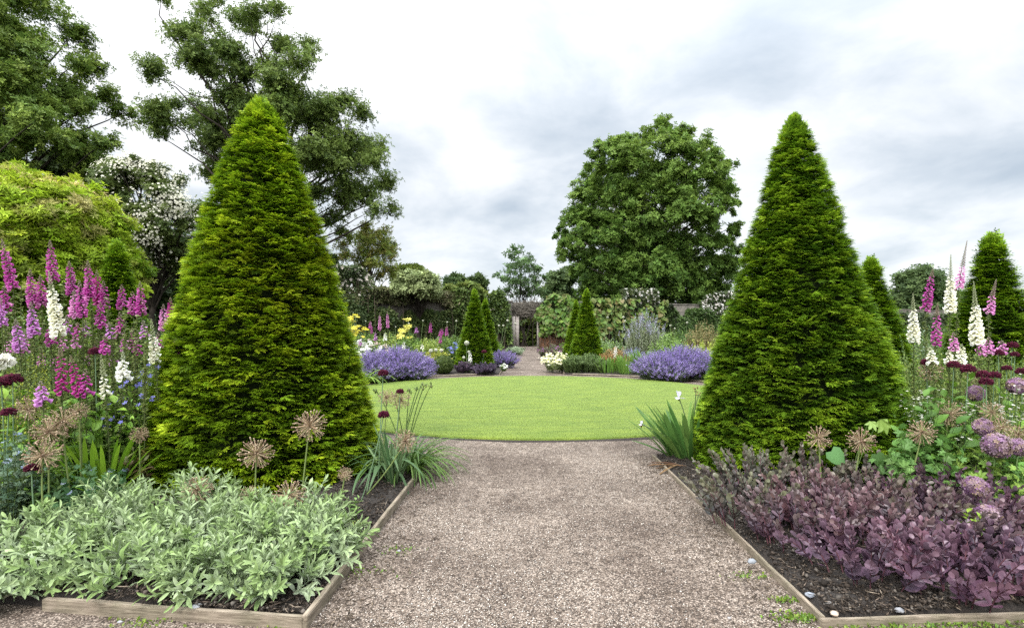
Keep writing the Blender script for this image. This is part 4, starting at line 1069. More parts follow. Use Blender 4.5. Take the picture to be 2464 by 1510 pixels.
# ================================================================== FLOWERS
MAG = [(.44, .07, .32), (.55, .13, .42), (.38, .05, .26), (.5, .18, .38)]
DMAG = [(.36, .03, .20), (.44, .05, .27)]
PINK = [(.60, .22, .48), (.68, .34, .56)]
LILAC = [(.50, .20, .50), (.58, .28, .58)]
CREAM = [(.80, .78, .60), (.86, .85, .74)]
WHITE = [(.86, .85, .76), (.88, .87, .82)]
def foxglove(u, vt, vb, Y, cols, label, lean=0, group='foxgloves in the long borders', buds=.2, full=1.0, bs=.055, caps=True, leaves=True):
    """u, vt: tip of the flower spike; vb: its lowest bell (lean: how far that sits to the side)"""
    tip = W(u, vt, Y); bot = W(u + lean, vb, Y + U(-.05, .05)); L = np.linalg.norm(tip - bot)
    b = bot + (bot - tip) / L * .25; b[0] += U(-.06, .06) + lean * .2 * Y / FX; b[1] += U(-.06, .06); b[2] = .06
    b[0] = bot[0] + np.clip(b[0] - bot[0], -.25, .25)
    r = thing('foxglove', label, 'foxglove', b, group)
    ax = np.concatenate([bez(b[None], (b * .35 + bot * .65 + arr(0, 0, .05))[None], bot[None], 8)[0], bez(bot[None], ((bot + tip) / 2 + rng.normal(0, .01, 3))[None], tip[None], 7)[0][1:]])
    mb = MB(); tubes(mb, ax[None], np.linspace(.0065, .0018, 14)[None], arr(.075, .10, .03), 5); build('stem', mb, MAT_STEM, r)
    up = (tip - bot) / L; p1 = norm(np.cross(up, arr(.3, 1, 0))); p2 = np.cross(up, p1)
    nb = max(8, int(L * (1 - buds) / .0085 * full)); t = np.linspace(0, 1 - buds, nb) + U(-.3, .3, nb) * (1 - buds) / nb
    az = np.arange(nb) * 2.39 + U(-.3, .3, nb)
    pr = p1 * np.cos(az)[:, None] + p2 * np.sin(az)[:, None]
    pr[:, 1] -= .35; pr = norm(pr)                                   # most bells turn to the light
    tt = (t / (1 - buds))[:, None]
    D = pr * (.9 - .1 * tt) - arr(0, 0, 1) * (.62 - .35 * tt)
    S = bs * (1.0 - .55 * tt[:, 0] ** 1.5) * U(.88, 1.1, nb)
    O = bot + up * (t * L)[:, None] + pr * .006
    mb = MB(); C = pick(cols, nb, .12); put(mb, T_BELL, O, D, rng.normal(0, .1, (nb, 3)) + arr(0, 0, 1), np.stack([S, S * 1.05, S * 1.05], 1), C)
    build('flower_spike', mb, MAT_PETAL, r, True)
    mb = MB(); nq = max(10, int(L * buds / .004)); t = 1 - buds + buds * np.linspace(0, 1, nq); az = np.arange(nq) * 2.39; pr = p1 * np.cos(az)[:, None] + p2 * np.sin(az)[:, None]
    tt = np.linspace(0, 1, nq); S = .032 * (1 - .65 * tt)
    bc = np.array([.22, .27, .10]) * (1 - .3) + np.array(cols[0]) * .3
    put(mb, T_BUD, bot + up * (t * L)[:, None], pr * (1 - .5 * tt[:, None]) + up * (.1 + .8 * tt[:, None]), rng.normal(0, 1, (nq, 3)), S, bc * U(.8, 1.2, (nq, 1)))
    build('bud_tip', mb, MAT_LEAF, r)
    if leaves:
        mb = MB(); H = bot[2] - b[2]
        if caps:                                                   # seed pods and small leaves where flowers have dropped
            nc = int(max(.25, H * .62) / .011); t = U(.38, 1, nc); k = np.clip((t * 7).astype(int), 0, 6); f = (t * 7 - k)[:, None]
            O = ax[k] * (1 - f) + ax[k + 1] * f; a = U(0, 6.28, nc); pr = np.stack([np.cos(a), np.sin(a), 0 * a], 1)
            put(mb, T_BUD, O, pr + arr(0, 0, .45), rng.normal(0, 1, (nc, 3)), .034 * U(.7, 1.2, nc) * np.array(1.0), pick([(.16, .20, .05), (.22, .25, .08), (.12, .17, .04)], nc))
            m = nc // 2; put(mb, T_RH, O[:m], pr[:m] + arr(0, 0, .1), rng.normal(0, .3, (m, 3)) + arr(0, 0, 1), U(.03, .06, m), pick([(.13, .19, .04), (.18, .24, .06)], m))
        nl = 12; t = U(.02, .5, nl); k = np.clip((t * 7).astype(int), 0, 6); O = ax[k]; a = U(0, 6.28, nl)
        put(mb, T_LANCE, O, np.stack([np.cos(a), np.sin(a), U(.1, .8, nl)], 1), np.tile(arr(0, 0, 1), (nl, 1)), U(.12, .24, nl) * (1.1 - t), pick(GREEN, nl))
        build('leaves', mb, MAT_LEAF, r)
    return r

ALLG = 'alliums in the long borders'
def fib(n):
    i = np.arange(n) + .5; ph = np.arccos(1 - 2 * i / n); a = math.pi * (1 + 5 ** .5) * i
    return np.stack([np.cos(a) * np.sin(ph), np.sin(a) * np.sin(ph), np.cos(ph)], 1)
def allium(kind, u, v, Y, d, label, drift=0, base_dy=0, name='allium', sc_=None):
    """u, v: centre of the flower head; d: its width in the photo"""
    c = W(u, v, Y); R_ = .5 * d * Y / FX
    b = arr(c[0] + drift, c[1] + base_dy + U(-.05, .05), .06)
    r = thing(name, label, 'allium', b, ALLG)
    mb = MB(); mid = (b + c) / 2 + arr(-drift * .25 + U(-.02, .02), 0, .04)
    scol = {'seed': (.13, .17, .05), 'drum': (.12, .19, .10), 'lilac': (.10, .16, .05), 'bud': (.14, .2, .08)}[kind]
    sw = {'seed': .0075, 'drum': .0055, 'lilac': .007, 'bud': .006}[kind] * (1.5 if kind == 'bud' and Y > 14 else 1)
    tubes(mb, bez(b[None], mid[None], c[None], 9), np.linspace(sw, sw * .75, 9)[None], arr(*scol) if sc_ is None else arr(*sc_), 6); build('stem', mb, MAT_STEM, r, True)
    mb = MB()
    if kind == 'seed':
        n = 120; D = fib(n) + rng.normal(0, .12, (n, 3)); rr = R_ * U(.72, 1.06, n)
        put(mb, T_RAY, np.repeat(c[None], n, 0), D, rng.normal(0, 1, (n, 3)), np.stack([rr, rr * 1.25, rr * 1.25], 1), pick([(.32, .22, .13), (.42, .32, .20), (.26, .16, .11), (.46, .38, .25)], n, .2))
        put(mb, octa(.02, .01, .01), c + norm(D) * rr[:, None] * .94, D, rng.normal(0, 1, (n, 3)), R_ / .10 * U(.35, .65, n), pick([(.34, .24, .16), (.24, .14, .11), (.46, .36, .25)], n, .25))
    elif kind == 'drum':
        n = 190; D = fib(n); D = D[D[:, 2] > -.55]; n = len(D); P = D * arr(1, 1, .62) * R_
        put(mb, T_BUD, c + P * .5, D * arr(1, 1, .8) + rng.normal(0, .12, (n, 3)), rng.normal(0, 1, (n, 3)), R_ * .62 * U(.8, 1.1, n), pick([(.075, .008, .022), (.045, .006, .016), (.12, .015, .04)], n, .25))
    elif kind == 'lilac':
        n = 170; D = fib(n) + rng.normal(0, .06, (n, 3)); rr = R_ * U(.8, 1.0, n)
        put(mb, T_RAY, np.repeat(c[None], n, 0), D, rng.normal(0, 1, (n, 3)), rr, pick([(.26, .17, .14), (.30, .22, .16)], n))
        put(mb, T_FL5, c + norm(D) * rr[:, None] * .9, D + rng.normal(0, .25, (n, 3)), rng.normal(0, 1, (n, 3)), R_ * .24 * U(.8, 1.2, n), pick([(.30, .18, .29), (.24, .12, .23), (.34, .25, .27), (.30, .22, .15)], n, .2))
    else:
        n = 60; D = fib(n)
        put(mb, T_BUD, np.repeat(c[None], n, 0), D, rng.normal(0, 1, (n, 3)), R_ * U(.85, 1.05, n), pick([(.62, .62, .52), (.5, .52, .38)], n))
    build('flower_head', mb, MAT_DRY if kind == 'seed' else MAT_PETAL, r)
    return r

# ------------------------------------------------------------------ leafy perennials, all through one builder
def perennial(name, label, cat, u, vtop, Y, wpx, t_, ls, cols, ns=40, nl=14, group=None, flowers=None, x=None, spread=.5, tilt=1.0, t0=.1, taper=(1.1, .6), dome=.4,
              stemcol=(.07, .11, .03), sr=.004, mat=None, decus=False, bright=None, z0=.05, curve=.6, root=.6, H=None):
    Rr = .5 * wpx * Y / FX
    c = arr((u - CX) * Y / FX, Y, z0)
    H = (EYE - (vtop - CY) * Y / FX - z0) if H is None else H
    r = thing(name, label, cat, c, group)
    ml, ms_ = MB(), MB()
    tips, dirs = stemclump(ml, ms_, c, Rr, H, ns, nl, t_, ls, cols, spread, tilt, t0, taper, stemcol, sr, dome, curve, decus, root=root, bright=bright)
    build('foliage', ml, mat or MAT_LEAF, r); build('stems', ms_, MAT_STEM, r)
    if flowers:
        mb = MB()
        ft, fs, fc, fn = flowers[:4]
        if len(tips) < fn:
            j = rng.integers(0, len(tips), fn); tp = tips[j] + rng.normal(0, .07 * Rr + .02, (fn, 3)); dr = dirs[j]
        else: tp, dr = tips, dirs
        put_flowers(mb, tp, dr, ft, fs, fc, fn, flowers[4] if len(flowers) > 4 else None)
        build('flowers', mb, MAT_PETAL, r)
    return r

# --- silver lamb's ears
LAMB = [(.23, .295, .155), (.32, .385, .245), (.15, .235, .07), (.42, .475, .34)]
for (x, y, Rr, H, ns, lab) in (
        (-2.95, 3.28, .34, .25, 60, 'silver lamb\'s ear spilling over the gravel past the thick front board\'s open end'),
        (-2.42, 3.22, .34, .27, 66, 'silver lamb\'s ear behind the front board, second from its open end'),
        (-1.92, 3.16, .32, .25, 60, 'silver lamb\'s ear behind the middle of the front board, shoots hanging over it'),
        (-1.52, 3.10, .29, .22, 52, 'silver lamb\'s ear filling the bed\'s front corner where two thick boards meet'),
        (-1.42, 3.52, .32, .32, 58, 'silver lamb\'s ear leaning over the side board onto the path'),
        (-1.82, 3.56, .36, .36, 66, 'silver lamb\'s ear in the middle of the patch, directly before two low brown seedheads'),
        (-2.36, 3.60, .36, .34, 62, 'silver lamb\'s ear in the middle of the patch, left of the low seedheads'),
        (-2.92, 3.70, .36, .33, 62, 'silver lamb\'s ear behind the one at the board\'s open end'),
        (-3.45, 3.62, .34, .30, 54, 'silver lamb\'s ear cut by the picture\'s left edge, beneath the sea holly'),
        (-3.30, 4.12, .34, .34, 54, 'silver lamb\'s ear at the back of the patch, beside the blue sea holly leaves'),
        (-2.72, 4.22, .34, .40, 56, 'tallest silver lamb\'s ear mound at the back, against the yew\'s left foot'),
        (-2.25, 4.05, .30, .30, 48, 'silver lamb\'s ear at the back under the leftmost of the seedheads before the yew'),
        (-1.72, 4.00, .28, .36, 46, 'silver lamb\'s ear at the back right, beside bare soil and the reddish seedhead'),
        (-3.06, 2.98, .24, .16, 46, 'low silver lamb\'s ear in the bottom left corner of the picture')):
    c = arr(x, y, .05); r = thing('lambs_ear', lab, 'lamb\'s ear', c, 'silver lamb\'s ear clumps')
    ml, ms_ = MB(), MB()
    stemclump(ml, ms_, c, Rr * .86, H * 1.05, int(ns * 1.0), 15, T_EAR, .102, LAMB, .75, .8, .1, (1.12, .6), (.22, .28, .16), .004, .72, .75, jit=.22, k=5, root=.68, bright=(.25, .345, .12))
    build('foliage', ml, MAT_WOOL, r, True); build('stems', ms_, MAT_WOOL, r)

# --- purple sedum
SEDP = [(.15, .085, .135), (.19, .11, .165), (.20, .10, .145), (.12, .085, .12)]
SEDR = [(.26, .11, .155), (.20, .10, .15), (.16, .085, .14)]
SEDG = [(.11, .105, .105), (.13, .13, .11), (.14, .095, .12)]
for (x, y, Rr, H, ns, cols, br, lab) in (
        (1.80, 4.22, .30, .36, 13, SEDG, (.17, .17, .08), 'grey-green sedum with purple flush leaning over the path board'),
        (2.12, 4.70, .32, .44, 14, SEDG, (.15, .15, .08), 'upright dusky sedum at the back, against the yew\'s left foot'),
        (2.62, 4.75, .32, .45, 14, SEDG, (.16, .155, .08), 'upright dusky sedum at the back under the first brown seedhead'),
        (3.10, 4.70, .32, .44, 13, SEDG, (.14, .11, .085), 'upright dusky sedum at the back under the second brown seedhead'),
        (1.98, 3.82, .32, .34, 15, SEDP, (.15, .12, .09), 'purple sedum sprawling toward the path board, behind the blue-grey stone'),
        (2.40, 4.10, .34, .40, 15, SEDR, (.17, .12, .09), 'reddish purple sedum in the middle of the clump, broad cupped leaves'),
        (2.85, 4.08, .34, .40, 15, SEDP, (.16, .14, .08), 'purple sedum with olive tips in the middle of the clump'),
        (2.20, 3.34, .30, .30, 14, SEDP, (.17, .10, .12), 'low purple sedum overhanging the mulch near the bed corner'),
        (2.62, 3.12, .32, .31, 15, SEDR, (.17, .10, .12), 'low plum-coloured sedum nearest the front board'),
        (2.95, 3.24, .28, .28, 12, SEDP, (.15, .09, .12), 'low purple sedum beside the lime sprig of leaves'),
        (3.50, 4.35, .32, .42, 13, SEDP, (.13, .08, .09), 'dark purple sedum at the back right under fresh palmate leaves'),
        (3.30, 3.85, .30, .33, 13, SEDP, (.17, .11, .11), 'purple sedum beneath the two lilac globe alliums'),
        (3.75, 4.08, .32, .40, 14, SEDP, (.13, .07, .09), 'dark purple sedum at the right edge behind the lowest lilac globe'),
        (3.10, 3.02, .26, .26, 10, SEDP, (.14, .09, .12), 'low purple sedum in the bottom right corner of the picture'),
        (2.46, 3.68, .30, .36, 13, SEDR, (.17, .12, .10), 'purple sedum in the heart of the clump, hemmed in on all sides'),
        (2.90, 3.70, .30, .36, 13, SEDP, (.16, .12, .10), 'purple sedum just behind the lime sprig of leaves')):
    c = arr(x, y, .05); r = thing('sedum', lab, 'sedum', c, 'purple sedum clumps')
    ml, ms_ = MB(), MB()
    stemclump(ml, ms_, c, Rr, H, int(ns * 2.2), 16, T_CUP, .080, [np.array(c_) * arr(.62, .63, .66) for c_ in cols], .72, .92, .16, (1.1, .55), (.12, .05, .06), .0055, .25, .6, decus=True, jit=.22, k=6, root=1.0, bright=np.array(br) * .8)
    build('foliage', ml, MAT_SEDUM, r, True); build('stems', ms_, MAT_STEM, r)

# --- foxgloves: left border
LG = 'foxgloves crowding the left border'
def fx(lst, grp):
    for a in lst:
        u, vt, vb, Y, cols, lean, lab = a[:7]; kw = dict(a[7]) if len(a) > 7 else {}
        if Y > 15: kw.update(bs=.085, full=.5)
        foxglove(u, vt, vb, Y, cols, lab, lean, grp, **kw)
fx([(4, 575, 690, 5.3, MAG, 28, 'tall magenta foxglove bending to the right at the picture\'s left edge'),
    (120, 578, 672, 5.3, MAG, 8, 'tallest magenta foxglove, standing clear against the lime and cream shrub'),
    (72, 648, 732, 5.2, MAG, 8, 'broad pink-magenta foxglove left of the big cream one'),
    (97, 662, 733, 5.4, MAG, 4, 'slim magenta foxglove tucked between the broad magenta and the big cream one'),
    (166, 628, 700, 5.5, MAG, 8, 'neat magenta foxglove just right of the big cream one\'s tip'),
    (211, 627, 714, 5.3, MAG, 6, 'full magenta foxglove with wide bells, left of the small yew cone'),
    (191, 675, 758, 5.0, MAG, 8, 'magenta foxglove below and left of the full wide-belled one'),
    (233, 650, 726, 5.5, DMAG, 4, 'slender dark magenta foxglove touching the small yew\'s outline'),
    (249, 676, 738, 5.4, MAG, 2, 'short magenta foxglove overlapping the small yew\'s left side'),
    (117, 652, 798, 4.8, CREAM, 24, 'big cream-white foxglove leaning right among the magenta ones', dict(bs=.068, buds=.3)),
    (293, 685, 736, 5.6, MAG, 2, 'small magenta foxglove in front of the middle of the small yew'),
    (337, 678, 752, 5.4, MAG, 4, 'magenta foxglove right of the small yew cone, the taller of two'),
    (319, 702, 748, 5.5, MAG, 2, 'magenta foxglove right of the small yew cone, the shorter of two'),
    (242, 728, 781, 5.1, MAG, 0, 'magenta foxglove lower down below the small yew\'s left side'),
    (74, 728, 802, 4.9, LILAC, 8, 'lilac-pink foxglove below the broad magenta one'),
    (10, 688, 742, 5.2, MAG, 4, 'magenta foxglove half way up at the left edge under the bending one'),
    (2, 718, 780, 5.0, LILAC, 2, 'lilac foxglove cut by the picture\'s left edge'),
    (38, 768, 838, 4.8, LILAC, 10, 'lilac-purple foxglove leaning right low at the left'),
    (393, 732, 788, 6.2, PINK, 1, 'pale pink foxglove alone against dark shade left of the tallest yew'),
    (410, 716, 770, 6.4, DMAG, 3, 'thin dark magenta foxglove nearest the tallest yew\'s flank'),
    (364, 768, 864, 5.0, CREAM, 10, 'cream foxglove with a yellow tip beside the tallest yew', dict(bs=.06, buds=.4)),
    (296, 845, 906, 4.8, WHITE, 1, 'short white foxglove with big ruffled bells in the middle of the border', dict(bs=.07, buds=.35)),
    (243, 855, 950, 4.6, CREAM, 12, 'cream foxglove with a long budded tip, right of the low magenta ones', dict(bs=.05, buds=.5, full=.8)),
    (424, 815, 850, 5.2, MAG, 0, 'stubby magenta foxglove peeping from behind the tallest yew'),
    (178, 698, 760, 5.3, PINK, 2, 'pale pink foxglove with speckled bells behind the magenta ones'),
    (145, 838, 942, 4.5, DMAG, 5, 'loose dark magenta foxglove with narrow bells low in front', dict(full=.7, bs=.05)),
    (170, 856, 947, 4.5, DMAG, 22, 'leaning dark magenta foxglove with narrow bells low in front', dict(full=.8, bs=.05)),
    (206, 888, 947, 4.5, MAG, 2, 'magenta foxglove right of the narrow-belled pair', dict(full=.7)),
    (98, 918, 963, 4.3, LILAC, 6, 'lowest lilac-magenta foxglove, beside maroon alliums', dict(bs=.06)),
    (120, 788, 824, 5.0, MAG, 3, 'short magenta foxglove directly below the big cream one'),
    (187, 778, 806, 5.1, MAG, 3, 'tiny magenta foxglove with a few bells below the pale pink one'),
    (252, 808, 846, 4.9, MAG, 2, 'magenta foxglove cluster above the maroon allium in mid-border'),
    ], LG)
FILL = 'short pinkish foxglove half hidden among green seeding stems in the left border'
for (u, vt, vb) in ((262, 776, 810), (280, 778, 806), (180, 806, 835), (60, 800, 846), (22, 800, 850), (215, 836, 872), (232, 815, 850), (300, 800, 838), (318, 790, 830), (330, 812, 850), (150, 800, 838),
                    (98, 838, 876), (270, 838, 874), (345, 772, 806), (205, 770, 806), (8, 842, 878), (380, 800, 836), (160, 760, 800), (130, 848, 884), (288, 752, 790)):
    foxglove(u, vt, vb, U(4.9, 5.6), [PINK, MAG, LILAC][rng.integers(0, 3)], FILL, U(0, 5), LG, buds=.3, full=.8, bs=.045)
SEED = 'spent foxglove with a tall green column of seed pods in the left border'
for (u, vt) in ((52, 690), (152, 680), (175, 745), (262, 720), (300, 745), (330, 760), (222, 745), (95, 750), (20, 745), (355, 790), (130, 740), (272, 770), (310, 790), (72, 800), (200, 800)):
    Y = U(4.8, 5.6); tip = W(u, vt, Y); b = arr(tip[0] + U(-.08, .08), Y, .06)
    r = thing('foxglove', SEED, 'foxglove', b, LG)
    ax = bez(b[None], ((b + tip) / 2 + rng.normal(0, .03, 3))[None], tip[None], 10); mb = MB(); tubes(mb, ax, np.linspace(.006, .002, 10)[None], arr(.08, .10, .035), 4); build('stem', mb, MAT_STEM, r)
    n = 190; t = U(.35, 1, n); k = np.clip((t * 9).astype(int), 0, 8); f = (t * 9 - k)[:, None]; O = ax[0][k] * (1 - f) + ax[0][k + 1] * f; a = U(0, 6.28, n); pr = np.stack([np.cos(a), np.sin(a), U(.1, .7, n)], 1)
    mb = MB(); put(mb, T_BUD, O, pr, rng.normal(0, 1, (n, 3)), U(.022, .045, n) * (1.25 - .6 * t), pick([(.17, .20, .05), (.24, .26, .09), (.13, .18, .04)], n))
    put(mb, T_RH, O[:90], pr[:90], rng.normal(0, .4, (90, 3)) + arr(0, 0, 1), U(.03, .06, 90), pick([(.13, .19, .04), (.2, .25, .07)], 90)); build('seed_pods', mb, MAT_LEAF, r)

# --- foxgloves: right border
RG = 'foxgloves rising from the right border'
fx([(2197, 706, 818, 5.6, CREAM, 1, 'white foxglove with a yellow-green tip, the leftmost of three white spires', dict(bs=.066, buds=.35)),
    (2245, 645, 746, 6.0, MAG, -18, 'magenta foxglove leaning right against the distant dark oak', dict(full=.85)),
    (2288, 613, 745, 5.8, CREAM, -2, 'tallest white foxglove, standing clear against the sky', dict(bs=.064, buds=.4)),
    (2327, 579, 690, 6.0, PINK, -20, 'lilac foxglove with a long dark budded tip bending right over the sky', dict(buds=.55, bs=.05)),
    (2343, 678, 820, 5.2, CREAM, 8, 'broadest white foxglove, in front of the right-edge yew', dict(bs=.07, buds=.4)),
    (2397, 673, 750, 5.6, PINK, -18, 'pale lilac foxglove slanting right in front of the right-edge yew', dict(buds=.5, bs=.05)),
    (2256, 730, 828, 5.6, MAG, -5, 'pink-magenta foxglove with fading lower bells between two white spires', dict(full=.8, buds=.3)),
    (2294, 800, 842, 5.4, PINK, 1, 'small apricot-pink foxglove below the tallest white spire'),
    (2360, 818, 850, 5.4, PINK, 0, 'small pale pink foxglove, left of a tiny pair near the right-edge yew\'s foot'),
    (2379, 811, 847, 5.4, PINK, 0, 'small pale pink foxglove, tallest of the tiny trio at the right-edge yew\'s foot'),
    (2410, 820, 844, 5.4, PINK, 0, 'smallest pale pink foxglove, right of the tiny trio'),
    (2237, 835, 868, 5.2, CREAM, 5, 'nodding cream foxglove beside a maroon allium at the border\'s left'),
    (2314, 828, 872, 5.2, CREAM, -3, 'pale yellow foxglove below the broadest white spire'),
    (2283, 842, 872, 5.2, CREAM, 1, 'short pale yellow foxglove in the right border\'s middle')], RG)

# --- alliums
for a in ((617, 1090, 4.25, 78, 'tan starburst seedhead on a straight stalk before the yew, second highest', 0), (745, 1023, 4.3, 79, 'tan starburst seedhead highest in front of the tallest yew', -.07),
          (475, 1178, 4.1, 70, 'tan starburst seedhead at the left foot of the yew, over lamb\'s ears', .14), (697, 1190, 4.0, 76, 'large low tan seedhead resting on the lamb\'s ears', .02),
          (600, 1190, 4.15, 46, 'small pinkish tan seedhead low beside the straight stalk', .01), (830, 1140, 4.3, 38, 'small reddish seedhead on a thin leaning stalk right of the yew\'s front', -.07),
          (974, 1060, 4.9, 60, 'round tan seedhead in front of the arching daylily leaves', -.35), (930, 955, 5.5, 42, 'pale airy seedhead over the lawn edge, the left of a pair', -.05),
          (964, 960, 5.4, 50, 'pale airy seedhead over the lawn edge, the right of a pair', -.12), (103, 1095, 3.95, 82, 'biggest tan seedhead low in the left border', .06),
          (118, 1037, 4.1, 76, 'tan seedhead just above the biggest one in the left border', .05), (152, 1012, 4.2, 68, 'tan seedhead partly behind another in the left border', .08),
          (68, 985, 4.3, 66, 'faded brownish seedhead under the magenta foxgloves at left', .02), (190, 988, 4.4, 42, 'small greenish tan seedhead amid broad green leaves at left', .02),
          (336, 1045, 4.6, 42, 'faint tan seedhead close to the yew\'s left flank', .02),
          (1969, 1054, 4.5, 60, 'tan globe seedhead in front of the shaggy yew, the left of two', .02), (2071, 1060, 4.45, 64, 'tan globe seedhead in front of the shaggy yew, the right of two', -.10),
          (2218, 1040, 4.4, 64, 'tan seedhead above palmate leaves beside the shaggy yew\'s foot', -.22), (2283, 996, 4.8, 66, 'spiky straw-coloured starburst in the right border\'s middle', -.06),
          (2386, 991, 4.7, 52, 'straw-coloured starburst left of the dusky seedheads at right', .03), (2410, 1028, 4.4, 48, 'dusky brown starburst near the right edge, between lilac globes', .02),
          (2450, 1044, 4.4, 48, 'dusky brown starburst at the very right edge', .02), (2239, 893, 5.3, 54, 'pale cream-tan domed seedhead under the cream foxglove', 0), (2350, 905, 5.4, 44, 'faint tan seedhead behind the cluster of maroon drumsticks', 0)):
    allium('seed', *a[:4], a[4], a[5])
for a in ((923, 998, 4.7, 27, 'maroon drumstick allium on a pale bent stalk right of the tallest yew', -.20), (922, 898, 5.2, 25, 'maroon drumstick allium rising before the far catmint', -.06), (963, 942, 5.3, 19, 'small dark brown drumstick allium above the airy seedhead pair', -.1),
          (31, 913, 4.3, 38, 'flat maroon allium at the left edge, the right of two touching', -.02), (3, 921, 4.3, 38, 'flat maroon allium cut by the left edge, touching its neighbour', 0), (21, 992, 4.2, 32, 'maroon allium lower at the left edge below the touching pair', 0),
          (229, 846, 4.9, 28, 'maroon allium on a tall straight stalk amid the foxgloves', 0), (76, 1126, 3.9, 30, 'small purple-maroon allium below the biggest tan seedhead', .03),
          (2229, 872, 5.3, 24, 'maroon allium over the pale domed seedhead', 0), (2295, 878, 5.1, 28, 'maroon allium on a dark crooked stalk in the right border\'s centre', -.02), (2329, 888, 4.9, 32, 'large maroon allium on a tall pale stalk right of the crooked one', -.03),
          (2366, 902, 4.9, 30, 'maroon allium, the top left of a tight trio', .0), (2393, 903, 5.0, 27, 'maroon allium, the right of a tight trio', -.04), (2373, 919, 4.8, 29, 'maroon allium, the lowest of a tight trio', -.05),
          (2422, 886, 5.2, 21, 'small maroon allium right of the tight trio', 0), (2402, 849, 5.4, 22, 'maroon allium before the right-edge yew, above the trio', 0), (2436, 831, 5.5, 24, 'maroon allium highest in front of the right-edge yew', 0),
          (2442, 853, 5.4, 19, 'small maroon allium just below the highest one', 0), (2458, 894, 5.0, 25, 'maroon allium at the far right edge', 0)):
    allium('drum', *a[:4], a[4], a[5])
for a in ((2347, 946, 5.0, 44, 'pale fading lilac globe below the maroon trio', 0), (2446, 928, 4.9, 48, 'lilac globe at the right edge, the highest of the lilac ones', 0), (2366, 1027, 4.5, 50, 'dusty lilac globe half hidden over palmate leaves at right', 0),
          (2399, 1071, 4.3, 70, 'largest lilac globe on a green stalk amid palmate leaves', -.03), (2450, 1075, 4.3, 48, 'fading lilac globe touching the largest one, at the right edge', -.05), (2347, 1172, 3.75, 62, 'lilac globe sitting on the purple sedum, the upper of two', .15), (2374, 1240, 3.6, 68, 'lilac globe sitting on the purple sedum, the lower of two', .1)):
    allium('lilac', *a[:3], a[3] * .9, a[4], a[5])
BUDL = 'slim pale-tipped allium on a tall bare stalk before the far left wall'
BUDR = 'slim pale-tipped allium on a tall bare stalk before the far right wall'
for (u, v, Y, d, dr) in ((893, 778, 27, 4, .1), (880, 772, 27, 4, 0), (952, 786, 26, 4, -.1), (984, 778, 27, 5, .05), (1018, 771, 27, 5, -.3), (1076, 775, 27, 5, 0), (1098, 772, 27, 6, -.3), (1201, 783, 31, 6, -.4), (1211, 783, 31, 6, -.3), (1221, 771, 31, 7, -.6), (1240, 778, 33, 6, -.7)):
    allium('bud', u, v, Y, d, BUDL, dr)
for (u, v, Y, d, dr) in ((1462, 763, 27, 6, -.3), (1500, 763, 27, 7, -.1), (1504, 772, 27, 6, 0), (1613, 783, 28, 6, 0), (1653, 776, 28, 6, -.2), (1624, 790, 28, 5, 0)):
    allium('bud', u, v, Y, d, BUDR, dr)
for (u, v, Y, d, lab) in ((1123, 825, 20.0, 15, 'faded brown globe allium before the small yew left of the far path'), (1037, 844, 20.2, 13, 'pale globe allium above the clipped box ball, the left of a row'), (1049, 842, 20.4, 11, 'pale globe allium above the clipped box ball, the middle of a row'), (1062, 843, 20.4, 12, 'pale globe allium above the clipped box ball, the right of a row'), (1116, 860, 19.6, 9, 'white globe allium low against the small yew left of the far path'), (1128, 846, 19.6, 8, 'small white globe allium higher against the small yew left of the far path')):
    allium('bud', u, v, Y, d, lab)
for (u, v, Y, lab) in ((1165, 846, 19.6, 'dark drumstick allium against the right side of the small left yew'),):
    allium('drum', u, v, Y, 13, lab, -.2)

# ================================================================== FOLIAGE PLANTS AND MIXED BEDS
def blades(name, label, cat, p, n, L, cols, t_=None, w=1.0, splay=.45, lean=(0, 0), Rr=.1, group=None, stalks=None, up=1.0):
    c = np.asarray(p, float); r = thing(name, label, cat, c, group); mb = MB()
    a = U(0, 6.283, n); q = np.abs(rng.normal(0, splay, n)); O = c + np.stack([np.cos(a), np.sin(a), 0 * a], 1) * (Rr * np.sqrt(rng.random(n)))[:, None]
    D = np.stack([np.cos(a) * q + lean[0], np.sin(a) * q + lean[1], np.full(n, up)], 1)
    Up = -np.stack([np.cos(a), np.sin(a), 0 * a], 1) * .6 + arr(0, 0, .6) + rng.normal(0, .2, (n, 3))
    S = L * U(.6, 1.1, n)
    put(mb, t_ or T_SWORD, O, D, Up, np.stack([S, S * w, S], 1), pick(cols, n, .2)); build('leaves', mb, MAT_LEAF, r)
    return r
FG = 'leafy perennials in the left border'
SEEDY = [(.19, .25, .05), (.27, .32, .075), (.13, .20, .04)]
BG_ = [(.09, .19, .02), (.15, .28, .028), (.21, .34, .042)]
P = perennial
P('leafy_perennial', 'broad-leaved green clump under the maroon alliums at the left edge', 'perennial', 40, 905, 5.0, 250, T_BROAD, .17, BG_, 30, 9, FG)
P('leafy_perennial', 'broad-leaved green clump around the lowest lilac-magenta foxglove', 'perennial', 150, 925, 4.75, 220, T_BROAD, .16, BG_, 30, 9, FG)
P('leafy_perennial', 'broad-leaved green clump below the cream foxglove with the long budded tip', 'perennial', 275, 935, 4.95, 210, T_BROAD, .16, BG_, 30, 9, FG)
P('leafy_perennial', 'narrow-leaved green clump against the tallest yew\'s left flank', 'perennial', 370, 955, 5.3, 150, T_LANCE, .12, BG_, 34, 16, FG)
P('leafy_perennial', 'yellow-green seedy growth beneath the tall magenta foxgloves', 'perennial', 110, 800, 5.9, 330, T_RH, .055, SEEDY, 90, 42, FG, t0=.02)
P('leafy_perennial', 'yellow-green seedy growth below the small yew cone', 'perennial', 300, 798, 6.1, 300, T_RH, .055, SEEDY, 90, 42, FG, t0=.02)
